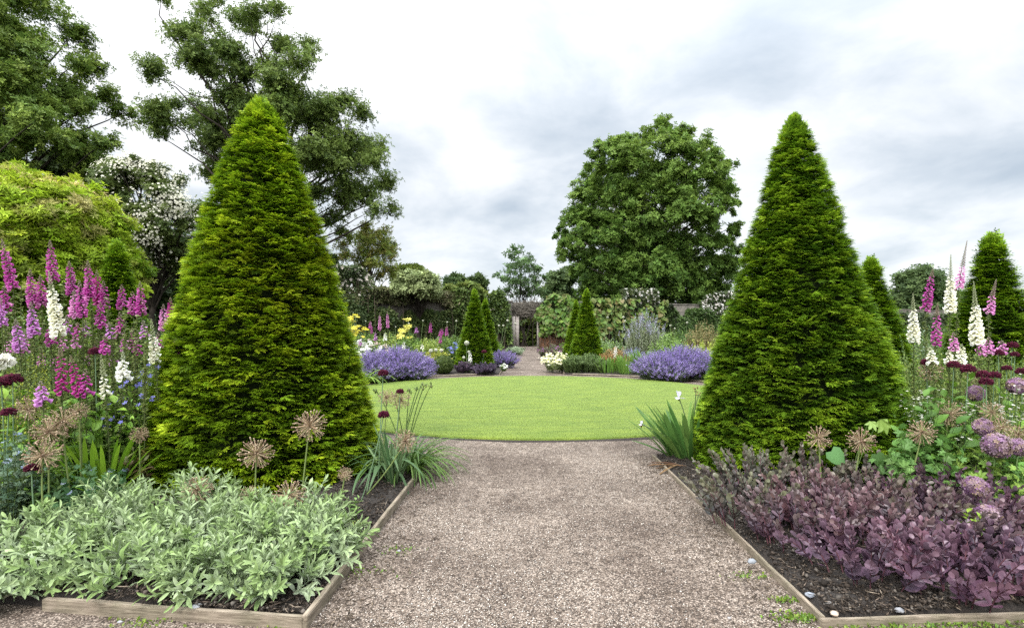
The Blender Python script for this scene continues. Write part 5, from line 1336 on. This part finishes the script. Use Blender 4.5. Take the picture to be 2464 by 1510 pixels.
P('leafy_perennial', 'yellow-green seedy growth at the picture\'s left edge', 'perennial', -60, 800, 5.9, 240, T_RH, .055, SEEDY, 70, 42, FG, t0=.02)
P('leafy_perennial', 'mid-green leafy mass behind the left foxgloves, under the cream-tipped shrub', 'perennial', 60, 745, 8.2, 440, T_LANCE, .11, GREEN, 110, 22, FG)
P('leafy_perennial', 'dark leafy mass between the small yew cone and the tallest yew', 'perennial', 385, 775, 8.6, 200, T_LANCE, .11, DKGREEN, 90, 22, FG)
P('leafy_perennial', 'green leafy mass behind the spent foxgloves by the tallest yew', 'perennial', 380, 835, 6.9, 200, T_LANCE, .10, GREEN, 80, 22, FG)
P('leafy_perennial', 'dark leafy growth further back in the shade left of the tallest yew', 'perennial', 420, 745, 12.5, 260, T_LANCE, .14, DKGREEN, 90, 20, FG)
P('leafy_perennial', 'small-leaved dark green cushion low behind the lamb\'s ears at left', 'perennial', 110, 1105, 4.35, 200, T_LANCE, .09, GREEN, 44, 14, FG)
P('leafy_perennial', 'brown-yellow ageing leaves at the tallest yew\'s left foot', 'perennial', 320, 1085, 4.75, 110, T_LANCE, .13, [(.09, .11, .025), (.15, .14, .03), (.10, .07, .03)], 24, 10, FG)
P('bellflower', 'violet-blue flowered plant in front of the tallest yew\'s left flank', 'bellflower', 352, 885, 5.0, 150, T_LANCE, .07, BG_, 40, 14, None, (T_FL5, .026, [(.17, .17, .52), (.24, .23, .58)], 60, (0, -.7, .2)))
P('spurge', 'chartreuse small-leaved sprays beside the white peony', 'spurge', 80, 868, 4.7, 150, T_RH, .034, [(.30, .36, .03), (.38, .42, .04), (.22, .30, .03)], 40, 34, None, t0=.45)
blades('montbretia', 'bright green sword-leaved clump in the middle of the left border', 'montbretia', (W(248, 0, 4.62)[0], 4.62, .05), 90, .66, [(.15, .29, .02), (.23, .38, .03), (.18, .33, .025)], T_SWORD, 1.1, .5, Rr=.14)
P('sea_holly', 'deeply cut blue-green plant behind the lamb\'s ears, dusted with steel blue heads', 'sea holly', 195, 1120, 4.35, 190, T_PALM, .10, [(.055, .13, .045), (.09, .18, .065)], 40, 9, 'sea hollies', (T_FL8, .026, [(.20, .24, .36), (.30, .35, .42)], 12, (0, -.4, .8)))
P('sea_holly', 'pale spiny plant at the left edge with a vivid blue thistle head low down', 'sea holly', 20, 1055, 4.05, 130, T_PALM, .075, [(.16, .22, .13), (.10, .17, .10)], 36, 10, 'sea hollies', (T_FL8, .03, [(.18, .22, .40), (.30, .35, .45)], 7, (0, -.5, .4)))
r = P('peony', 'single big white peony bloom cut by the picture\'s left edge', 'peony', 6, 880, 4.6, 70, T_LANCE, .11, BG_, 9, 8, None)
mb = MB(); c_ = W(8, 866, 4.55); d_ = norm(rng.normal(0, 1, (70, 3)) + arr(0, -.4, .6))
put(mb, T_OVAL, c_ + d_ * .01 - arr(0, 0, .02), d_, rng.normal(0, 1, (70, 3)), U(.05, .085, 70), pick([(.84, .83, .78), (.8, .78, .68)], 70, .06)); build('bloom', mb, MAT_PETAL, r)
P('leafy_seedling', 'pale round-leaved seedling on bare soil at the tallest yew\'s right foot', 'seedling', 851, 1190, 4.2, 36, T_BROAD, .075, [(.12, .22, .05), (.18, .28, .08)], 7, 3, None, t0=.5, H=.2)
P('leafy_seedling', 'yellowing little plant on the soil beside the long bare board', 'seedling', 862, 1258, 3.95, 26, T_LANCE, .07, [(.28, .30, .06), (.2, .26, .06)], 5, 4, None, H=.09)
DAY = [(.055, .11, .02), (.09, .165, .03), (.13, .21, .045)]
r = blades('daylily', 'arching grassy daylily clump spilling over the bed end toward the lawn', 'daylily', G(978, 1140), 150, .78, DAY, T_ARCH, .8, .42, (.12, 0), .16)
mb = MB()
for (u, v) in ((1015, 923), (1005, 930), (1020, 928), (1037, 926), (948, 952), (905, 938), (985, 938)):
    t_ = W(u, v, 5.8 + U(-.15, .15)); b_ = np.array(r.location) + arr(U(-.08, .08), U(-.08, .08), 0)
    tubes(mb, bez(b_[None], ((b_ + t_) / 2 + arr((b_[0] - t_[0]) * .25, 0, .05))[None], t_[None], 8), .005, arr(.06, .10, .03), 4)
    put(mb, T_BUD, t_ + rng.normal(0, .012, (6, 3)) - arr(0, 0, .03), rng.normal(0, .4, (6, 3)) + arr(0, 0, 1), rng.normal(0, 1, (6, 3)), U(.03, .06, 6), pick([(.08, .12, .03), (.12, .14, .05)], 6))
build('flower_stalk', mb, MAT_STEM, r)
blades('leek_clump', 'upright blue-green strappy leaves rising from bark mulch beside the yew', 'allium leaves', G(948, 1168), 34, .62, [(.06, .12, .045), (.09, .16, .06), (.14, .21, .09)], T_SWORD, .8, .28, (-.05, 0), .07)
blades('leek_clump', 'grey-green strappy leaves close to the yew\'s right flank, behind the long board', 'allium leaves', G(918, 1150), 40, .85, [(.07, .13, .05), (.10, .17, .07)], T_ARCH, 1.1, .4, (.0, 0), .1)
# --- iris by the path
r = blades('bearded_iris', 'stiff fan of sword leaves leaning over the path\'s right edge, two white blooms', 'iris', G(1655, 1108), 85, .78, [(.07, .16, .035), (.11, .21, .045), (.16, .27, .06)], T_SWORD, 1.35, .36, (-.25, 0), .22)
mb, ms_, mo = MB(), MB(), MB()
for (u, v, s, kind) in ((1633, 955, .075, 0), (1543, 1020, .045, 0), (1675, 938, .05, 1), (1681, 948, .04, 1)):
    t_ = W(u, v, 6.25); b_ = np.array(r.location) + arr(U(-.1, .1), U(-.1, .1), 0)
    tubes(ms_, bez(b_[None], ((b_ + t_) / 2 + arr((b_[0] - t_[0]) * .3, 0, .0))[None], t_[None], 8), .006, arr(.09, .13, .06), 4)
    if kind == 0:
        a = np.arange(6) * math.pi / 3; D = np.stack([np.cos(a), np.sin(a), np.where(np.arange(6) % 2, 1.6, -.5)], 1)
        put(mb, T_OVAL, np.repeat(t_[None], 6, 0), D, np.tile(arr(0, 0, 1), (6, 1)) + .1, s * U(.9, 1.2, 6), pick([(.78, .76, .84), (.70, .68, .82)], 6, .05))
        put(mo, T_BUD, (t_ - arr(0, 0, .05))[None], arr(0, 0, 1)[None], arr(1, 0, 0)[None], arr(.06), arr(.16, .09, .05))
    else: put(mo, T_BUD, t_ + rng.normal(0, .015, (4, 3)), rng.normal(0, .5, (4, 3)) + arr(0, 0, 1), rng.normal(0, 1, (4, 3)), s, pick([(.20, .13, .06), (.30, .22, .10)], 4))
build('bloom', mb, MAT_PETAL, r); build('stems', ms_, MAT_STEM, r); build('withered_bud', mo, MAT_DRY, r)
mb = MB(); g_ = G(1640, 1120, .05); n = 6; a = U(2.2, 4.4, n)
put(mb, T_SWORD, np.repeat(g_[None], n, 0) + rng.normal(0, .06, (n, 3)) * arr(1, 1, .1), np.stack([np.cos(a), np.sin(a) * .6, U(-.02, .12, n)], 1), np.tile(arr(0, 0, 1), (n, 1)), np.stack([U(.3, .5, n), U(.5, .8, n), U(.3, .5, n)], 1), pick([(.16, .09, .045), (.24, .17, .08), (.12, .06, .035)], n))
build('dead_leaves', mb, MAT_DRY, r)
# --- right border
RGF = 'leafy perennials in the right border'
P('leafy_perennial', 'big glossy-leaved green clump right beside the shaggy yew', 'perennial', 2215, 935, 5.0, 190, T_BROAD, .19, [(.06, .14, .02), (.10, .2, .03)], 26, 10, RGF)
P('leafy_perennial', 'broad-leaved green clump below the maroon trio in the right border', 'perennial', 2350, 925, 5.15, 220, T_BROAD, .18, BG_, 26, 10, RGF)
P('cranesbill', 'palmate-leaved green mound behind the sedum, touching the shaggy yew\'s foot', 'cranesbill', 2205, 1045, 4.45, 170, T_PALM, .13, [(.10, .21, .045), (.16, .28, .07), (.12, .24, .055)], 36, 6, None, t0=.4)
P('cranesbill', 'palmate-leaved green mound beneath the largest lilac globe', 'cranesbill', 2400, 1085, 4.35, 200, T_PALM, .12, [(.09, .20, .035), (.16, .28, .055), (.22, .33, .06)], 44, 6, None, t0=.4)
P('cow_parsley', 'airy white-flowered umbels behind the spiky straw-coloured starburst', 'cow parsley', 2270, 945, 4.95, 200, T_RH, .035, [(.10, .17, .04), (.15, .22, .06)], 44, 20, 'white umbel flowers', (T_FL8, .013, [(.66, .66, .58), (.6, .58, .48)], 240, (0, -.2, 1)))
P('cow_parsley', 'airy white-flowered umbels by the fading lilac globes near the right edge', 'cow parsley', 2430, 945, 4.85, 180, T_RH, .035, [(.10, .17, .04), (.15, .22, .06)], 40, 20, 'white umbel flowers', (T_FL8, .013, [(.66, .66, .58), (.6, .52, .46)], 220, (0, -.2, 1)))
P('leafy_perennial', 'lime-green leafy mound near the right edge above the dusky starbursts', 'perennial', 2440, 1000, 4.65, 130, T_LANCE, .10, LIME, 36, 12, RGF)
P('leafy_perennial', 'yellow-green seedy growth beneath the leftmost white spire', 'perennial', 2210, 868, 5.9, 230, T_RH, .05, SEEDY, 80, 40, RGF, t0=.02)
P('leafy_perennial', 'yellow-green seedy growth beneath the broadest white spire', 'perennial', 2370, 850, 5.9, 260, T_RH, .05, SEEDY, 90, 40, RGF, t0=.02)
P('leafy_perennial', 'fresh green ferny growth before the right-edge yew', 'perennial', 2440, 842, 6.3, 170, T_LANCE, .07, LIME, 60, 22, RGF)
P('leafy_perennial', 'mixed green growth between the shaggy yew and the tallest white spire', 'perennial', 2230, 812, 8.0, 260, T_RH, .07, SEEDY + GREEN, 110, 40, RGF, t0=.02)
P('leafy_perennial', 'mixed green growth in front of the right-edge yew\'s skirt', 'perennial', 2400, 830, 7.6, 260, T_RH, .07, SEEDY + GREEN, 110, 40, RGF, t0=.02)
P('leafy_perennial', 'greyish green growth far back below the distant dark oak', 'perennial', 2210, 790, 16, 190, T_LANCE, .16, GREYG + GREEN, 90, 24, RGF)
P('leafy_perennial', 'bushy green growth before the far wall between two right-hand yews', 'perennial', 2270, 775, 24, 180, T_LANCE, .2, GREEN, 90, 24, RGF)
P('leafy_perennial', 'olive growth at the shaggy yew\'s right shoulder, before the peeping yew', 'perennial', 2150, 868, 8.8, 150, T_RH, .07, GREEN + SEEDY, 80, 34, RGF, t0=.02)
blades('strappy_leaves', 'lime arching straps emerging by the right edge above the dark sedum', 'allium leaves', arr(4.05, 4.2, .05), 26, .55, [(.16, .25, .04), (.22, .32, .06)], T_ARCH, 1.6, .5, (0, 0), .08)
blades('strappy_leaves', 'pale green curling straps behind the upper sedum-seated lilac globe', 'allium leaves', arr(3.72, 4.45, .05), 26, .45, [(.12, .21, .06), (.17, .26, .07)], T_ARCH, 1.5, .5, (0, 0), .08)
blades('strappy_leaves', 'pale curling allium leaves low at the shaggy yew\'s right foot', 'allium leaves', arr(3.35, 4.75, .05), 22, .4, [(.10, .19, .05), (.15, .24, .06)], T_ARCH, 1.5, .5, (0, 0), .08)
P('leafy_sprig', 'fresh lime sprig of pointed leaves poking out of the purple sedum', 'sprig', 2318, 1215, 3.55, 50, T_BROAD, .085, [(.20, .33, .04), (.26, .38, .05)], 4, 7, None, spread=1.0, H=.42, t0=.4)
r = thing('hollyhock_seedling', 'lone lobed leaves on thin stalks against the shaggy yew', 'hollyhock', (W(2040, 1100, 4.72)[0], 4.72, .06))
for (u, v, s, col) in ((2118, 1008, .17, (.20, .30, .06)), (2092, 1012, .12, (.22, .32, .08)), (2000, 1085, .17, (.10, .22, .07)), (2108, 1092, .13, (.07, .14, .04))):
    p = W(u, v, 4.66); b_ = np.array(r.location); mb = MB()
    put(mb, T_PALM if v < 1050 else T_HEART, p[None], arr(.25, -.35, -.75)[None] + rng.normal(0, .15, (1, 3)), arr(0, -1, .5)[None], arr(s), arr(*col))
    build('leaf', mb, MAT_LEAF, r)
    mb = MB(); tubes(mb, bez(b_[None], ((b_ + p) / 2 + arr(0, .05, .08))[None], p[None], 7), .004, arr(.09, .14, .04), 4); build('stalk', mb, MAT_STEM, r)

# --- catmint and the beds beyond the lawn
CATG = 'catmint mounds round the lawn'
VIO = [(.22, .155, .40), (.29, .22, .47), (.17, .125, .31), (.36, .29, .52)]
def catmint(u, vtop, Y, w, label, ns=900):
    Rr = .5 * w * Y / FX; c = arr((u - CX) * Y / FX, Y, .05); H = EYE - (vtop + 5 - CY) * Y / FX - .05
    r = thing('catmint', label, 'catmint', c, CATG)
    ml, ms_ = MB(), MB()
    tips, dirs = stemclump(ml, ms_, c, Rr, H * 1.02, int(ns * .75), 10, T_RH, .06, [(.07, .10, .045), (.11, .14, .07)], .5, 1.0, .1, (1.1, .6), (.09, .12, .07), .004, .55, .7, k=5, root=.85)
    build('foliage', ml, MAT_LEAF, r); build('stems', ms_, MAT_STEM, r)
    mb = MB(); tips = tips + np.stack([rng.normal(0, .06, len(tips)), rng.normal(0, .06, len(tips)), rng.normal(0, .05, len(tips))], 1); S = U(.14, .36, len(tips))
    put(mb, T_SPK, tips - dirs * S[:, None] * .7, dirs + rng.normal(0, .12, dirs.shape), rng.normal(0, 1, dirs.shape), S, pick(VIO, len(tips), .2))
    j = rng.integers(0, len(tips), ns // 2); put(mb, T_SPK, tips[j] - dirs[j] * .35 + rng.normal(0, .07, (len(j), 3)), dirs[j] + rng.normal(0, .3, (len(j), 3)), rng.normal(0, 1, (len(j), 3)), U(.14, .24, len(j)), pick(VIO, len(j), .2))
    build('flower_spikes', mb, MAT_PETAL, r)
catmint(893, 846, 16.6, 110, 'purple catmint mound nearest the tallest yew, left of a pair beyond the lawn')
catmint(955, 838, 17.2, 130, 'biggest purple catmint mound in the middle of the left bed beyond the lawn', 1100)
catmint(1002, 852, 17.4, 66, 'purple catmint mound next to the clipped box ball')
catmint(1212, 842, 23.0, 58, 'small purple catmint edging the far path on its left', 500)
catmint(922, 872, 16.3, 84, 'low purple catmint sprawling over the gravel ring in front of a left pair', 420)
catmint(992, 874, 16.9, 76, 'low purple catmint sprawling over the gravel ring below the biggest left mound', 380)
catmint(1618, 870, 16.6, 84, 'low purple catmint sprawling over the gravel ring below the right mounds', 420)
catmint(1585, 848, 17.0, 100, 'purple catmint mound next to the bright iris blades at right')
catmint(1645, 834, 17.3, 120, 'biggest purple catmint mound in the right bed beyond the lawn', 1100)
catmint(1700, 846, 16.8, 90, 'purple catmint mound partly behind the shaggy yew')
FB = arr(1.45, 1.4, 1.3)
MG = 'mixed perennials in the beds beyond the lawn'
def far(name, label, cat, u, vt, Y, w, t_, ls, cols, ns=60, nl=16, fl=None, **kw):
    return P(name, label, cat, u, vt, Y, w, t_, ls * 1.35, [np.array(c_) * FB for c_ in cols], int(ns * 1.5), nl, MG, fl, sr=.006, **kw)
far('white_daisies', 'white-flowered mound behind the catmint nearest the tallest yew', 'daisy', 868, 818, 19.5, 80, T_LANCE, .11, GREYG, 60, 14, (T_FL8, .07, WHITE, 110, (0, -.3, .8)))
far('pale_roses', 'cream and blush flowered bush left behind the big catmint', 'rose', 905, 815, 21.5, 70, T_RH, .10, GREEN, 60, 18, (T_FL8, .08, [(.7, .6, .5), (.62, .45, .42)], 40, (0, -.5, .6)))
far('yellow_yarrow', 'tall bright yellow flower heads beside the tallest yew\'s right flank', 'yarrow', 838, 758, 22, 70, T_LANCE, .14, GREYG, 46, 16, (T_FL8, .13, [(.62, .55, .04), (.7, .6, .08)], 70, (0, -.5, .6)))
far('yellow_daylily', 'pale yellow blooms on tall stems in front of the left wall', 'daylily', 980, 775, 23, 30, T_LANCE, .16, GREEN, 16, 12, (T_FL8, .17, [(.75, .70, .18), (.7, .62, .12)], 14, (0, -.6, .4)))
for i, (u, vt, Y, w, cols_, lab) in enumerate((
        (880, 800, 25, 90, GREEN, 'green bushy filler below the yellow yarrow'), (935, 808, 23.5, 80, SEEDY, 'yellow-green filler left behind the biggest left catmint'),
        (985, 812, 22, 80, GREEN, 'green filler below the pale yellow blooms'), (1030, 818, 21.5, 70, SEEDY, 'yellow-green filler right behind the biggest left catmint'),
        (1075, 812, 24, 80, GREEN, 'green filler behind the small yew left of the far path'), (960, 800, 29, 120, DKGREEN + GREEN, 'darker filler at the foot of the left wall climber'),
        (1080, 806, 32, 110, GREYG + GREEN, 'greyish filler at the wall\'s foot left of the gateway'), (1180, 822, 34, 70, GREEN, 'green filler between the left far yews and the gateway post'),
        (840, 795, 29, 80, DKGREEN, 'dark filler at the ivy wall\'s foot beside the tallest yew'))):
    far('leafy_perennial', lab, 'perennial', u, vt, Y, w, T_LANCE if i % 2 else T_RH, .13, cols_, 70, 22, None, t0=.02)
far('alchemilla', 'lime yellow frothy mound behind the clipped box ball', 'alchemilla', 1052, 838, 20.6, 60, T_RH, .08, [(.26, .29, .05), (.34, .34, .07)], 60, 20)
far('blue_geranium', 'blue-flowered patch left of the small yew beyond the lawn', 'geranium', 1093, 828, 22.6, 34, T_RH, .09, GREEN, 36, 14, (T_FL5, .06, [(.16, .2, .6), (.25, .25, .65)], 46, (0, -.5, .6)))
far('heuchera', 'dark purple leafed cushion below the small yew left of the far path', 'heuchera', 1116, 878, 19.3, 40, T_OVAL, .11, [(.05, .04, .06), (.08, .055, .085)], 36, 10, None, H=.38)
far('heuchera', 'dark purple leafed cushion at the far path\'s left corner', 'heuchera', 1168, 882, 19.3, 70, T_OVAL, .11, [(.045, .038, .06), (.07, .05, .085)], 40, 10, None, H=.34)
far('white_edging_flower', 'tiny white-flowered tuft at the far path\'s left corner', 'edging flower', 1212, 888, 20.2, 18, T_RH, .06, GREEN, 20, 8, (T_FL5, .045, WHITE, 26, (0, -.3, .8)), H=.28)
far('grey_shrub', 'grey-green shrub at the foot of the gateway\'s oak post', 'shrub', 1240, 835, 35, 44, T_LANCE, .16, GREYG, 50, 18)
far('mauve_shrub', 'low dusky shrub with mauve flowers right of the gateway', 'shrub', 1326, 830, 29, 70, T_RH, .12, [(.06, .08, .035), (.10, .11, .05), (.12, .07, .09)], 70, 20, (T_FL5, .06, [(.35, .14, .35)], 40))
far('chamomile', 'creamy yellow daisy mound spilling over the far path\'s right edge', 'chamomile', 1336, 852, 20.3, 66, T_RH, .07, [(.13, .17, .06)], 70, 14, (T_FL8, .055, [(.80, .76, .42), (.84, .82, .62)], 260, (0, -.4, .8)))
for (u, vt, Y, w, lab) in ((1378, 856, 19.6, 62, 'feathery grey-green shrub at the far path\'s right corner'), (1418, 852, 19.7, 66, 'feathery grey-green shrub below the right small yew'), (1448, 866, 19.3, 46, 'lower feathery grey-green shrub left of the bright iris blades')):
    far('rosemary', lab, 'shrub', u, vt, Y, w, T_LANCE, .10, [(.065, .10, .035), (.10, .145, .055)], 110, 18, None, tilt=.5, spread=.3)
for (u, vt, Y, n, lab) in ((1462, 862, 19.2, 60, 'bright green upright blades left of three clumps right of the far path'), (1503, 860, 18.9, 80, 'bright green upright blades in the middle of three clumps right of the far path'), (1548, 850, 18.8, 80, 'bright green upright blades next to the right-hand catmint')):
    blades('iris_blades', lab, 'iris', arr((u - CX) * Y / FX, Y, .05), n, (EYE - (vt - CY) * Y / FX) * 1.15, [(.09, .19, .03), (.13, .25, .04), (.17, .28, .05)], T_SWORD, 1.2, .22, (0, 0), .35, MG)
far('bronze_fennel', 'bronze orange feathery plant behind the bright iris blades', 'fennel', 1478, 838, 20.3, 64, T_RH, .08, [(.22, .13, .05), (.16, .12, .05), (.30, .17, .08)], 70, 22)
far('russian_sage', 'tall misty grey plant with faint lavender spikes before the bronze-leaved vine', 'sage', 1548, 770, 23.5, 130, T_RH, .09, [(.14, .17, .10), (.19, .21, .15)], 110, 30, (T_SPK, .34, [(.32, .30, .42), (.26, .28, .30)], 110, (0, 0, 2)), spread=.2)
far('leafy_perennial', 'fresh green bush right of the misty grey plant', 'perennial', 1605, 808, 21.5, 80, T_LANCE, .12, [(.10, .17, .04), (.14, .22, .05)], 80, 20)
far('leafy_perennial', 'green filler at the vine wall\'s foot right of the right small yew', 'perennial', 1470, 815, 26, 90, T_LANCE, .14, GREYG + GREEN, 70, 20)
far('leafy_perennial', 'lime-green frothy mound behind the biggest right catmint', 'perennial', 1690, 822, 19.5, 110, T_RH, .09, [(.22, .28, .05), (.28, .32, .06)], 90, 22)
far('bronze_grass', 'hazy bronze grass tuft before the fresh green wall shrub', 'grass clump', 1690, 778, 23, 100, T_RH, .09, [(.20, .15, .07), (.16, .14, .06), (.12, .13, .05)], 110, 26, None, spread=.3)
far('leafy_perennial', 'dark green filler beneath the fresh wall shrub at right', 'perennial', 1640, 795, 30, 140, T_LANCE, .16, DKGREEN + GREEN, 90, 22)
far('leafy_perennial', 'green filler behind the two right far yews', 'perennial', 1400, 815, 34, 110, T_LANCE, .16, GREEN, 70, 20)
far('lavender', 'faint blue-flowered low plant between bronze fennel and misty grey plant', 'lavender', 1525, 845, 20.8, 60, T_RH, .08, GREYG, 60, 14, (T_SPK, .2, [(.3, .3, .5)], 60))
blades('montbretia', 'yellow-green grassy clump between the tallest yew and the left catmint', 'montbretia', arr((868 - CX) * 15.4 / FX, 15.4, .05), 110, .95, [(.13, .23, .03), (.19, .29, .04)], T_ARCH, 1.4, .5, (0, 0), .3)
# clipped box ball
p = arr((1067 - CX) * 18.95 / FX, 18.95, .05); r = thing('box_ball', 'small clipped green ball beside the small yew left of the far path', 'box ball', p)
mb, cm = MB(), MB(); d = fib(2600); Rb = .36
put(mb, T_ROS[0], p + arr(0, 0, .34) + d * arr(1, 1, .92) * Rb * U(.92, 1.03, (2600, 1)), rng.normal(0, 1, d.shape), d, .045, pick([(.07, .11, .02), (.11, .155, .03), (.05, .085, .015)], 2600))
th = fib(120); put(cm, octa(1, .42, .42), np.repeat((p + arr(0, 0, .34))[None], 120, 0), th, rng.normal(0, 1, th.shape), Rb * .92, arr(.015, .02, .008))
build('foliage', mb, MAT_LEAF, r); build('inner_twigs', cm, MAT_CORE, r)
BGX = 'small foxgloves in the beds beyond the lawn'
fx([(914, 752, 792, 23, PINK, 0, 'mauve-pink foxglove, the left of two tall ones before the left wall'), (932, 748, 786, 23, PINK, 1, 'pale foxglove, the right of two tall ones before the left wall'),
    (891, 770, 790, 24, MAG, 0, 'small magenta foxglove left of the two tall pale ones'), (904, 798, 816, 20.5, LILAC, 0, 'pink foxglove low beneath the two tall pale ones'),
    (1036, 772, 797, 23, MAG, 0, 'slim magenta foxglove behind the big catmint, standing alone'), (1059, 792, 808, 22.5, MAG, 0, 'magenta foxglove at left of a trio before the dark climber'), (1063, 788, 804, 23, MAG, 0, 'magenta foxglove in the middle of a trio before the dark climber'),
    (1075, 781, 805, 23, MAG, 0, 'magenta foxglove at right of a trio before the dark climber'), (1060, 806, 822, 21.5, MAG, 0, 'low magenta foxglove under the trio before the dark climber'), (866, 815, 828, 19, LILAC, 1, 'little pink foxglove over the white-flowered mound'),
    (927, 798, 816, 20.5, WHITE, 0, 'white foxglove spire behind the catmint, under the tall pale pair'), (972, 820, 838, 19.5, WHITE, -1, 'white foxglove spire rising from the biggest left catmint'), (1016, 826, 840, 19.5, CREAM, 0, 'cream foxglove spire above the catmint next to the box ball'),
    (1131, 842, 868, 19.4, WHITE, 0, 'white foxglove spire against the small yew left of the far path'), (1481, 828, 858, 20, WHITE, 0, 'white-pink foxglove spire at the right small yew\'s right foot'), (824, 738, 762, 21, MAG, 0, 'purple foxglove tip touching the tallest yew\'s right flank'),
    (894, 780, 800, 25, MAG, 0, 'small purple foxglove just under the magenta one left of the tall pale pair'), (1002, 785, 798, 23, LILAC, 0, 'tiny purple foxglove right of the pale yellow blooms')], BGX)
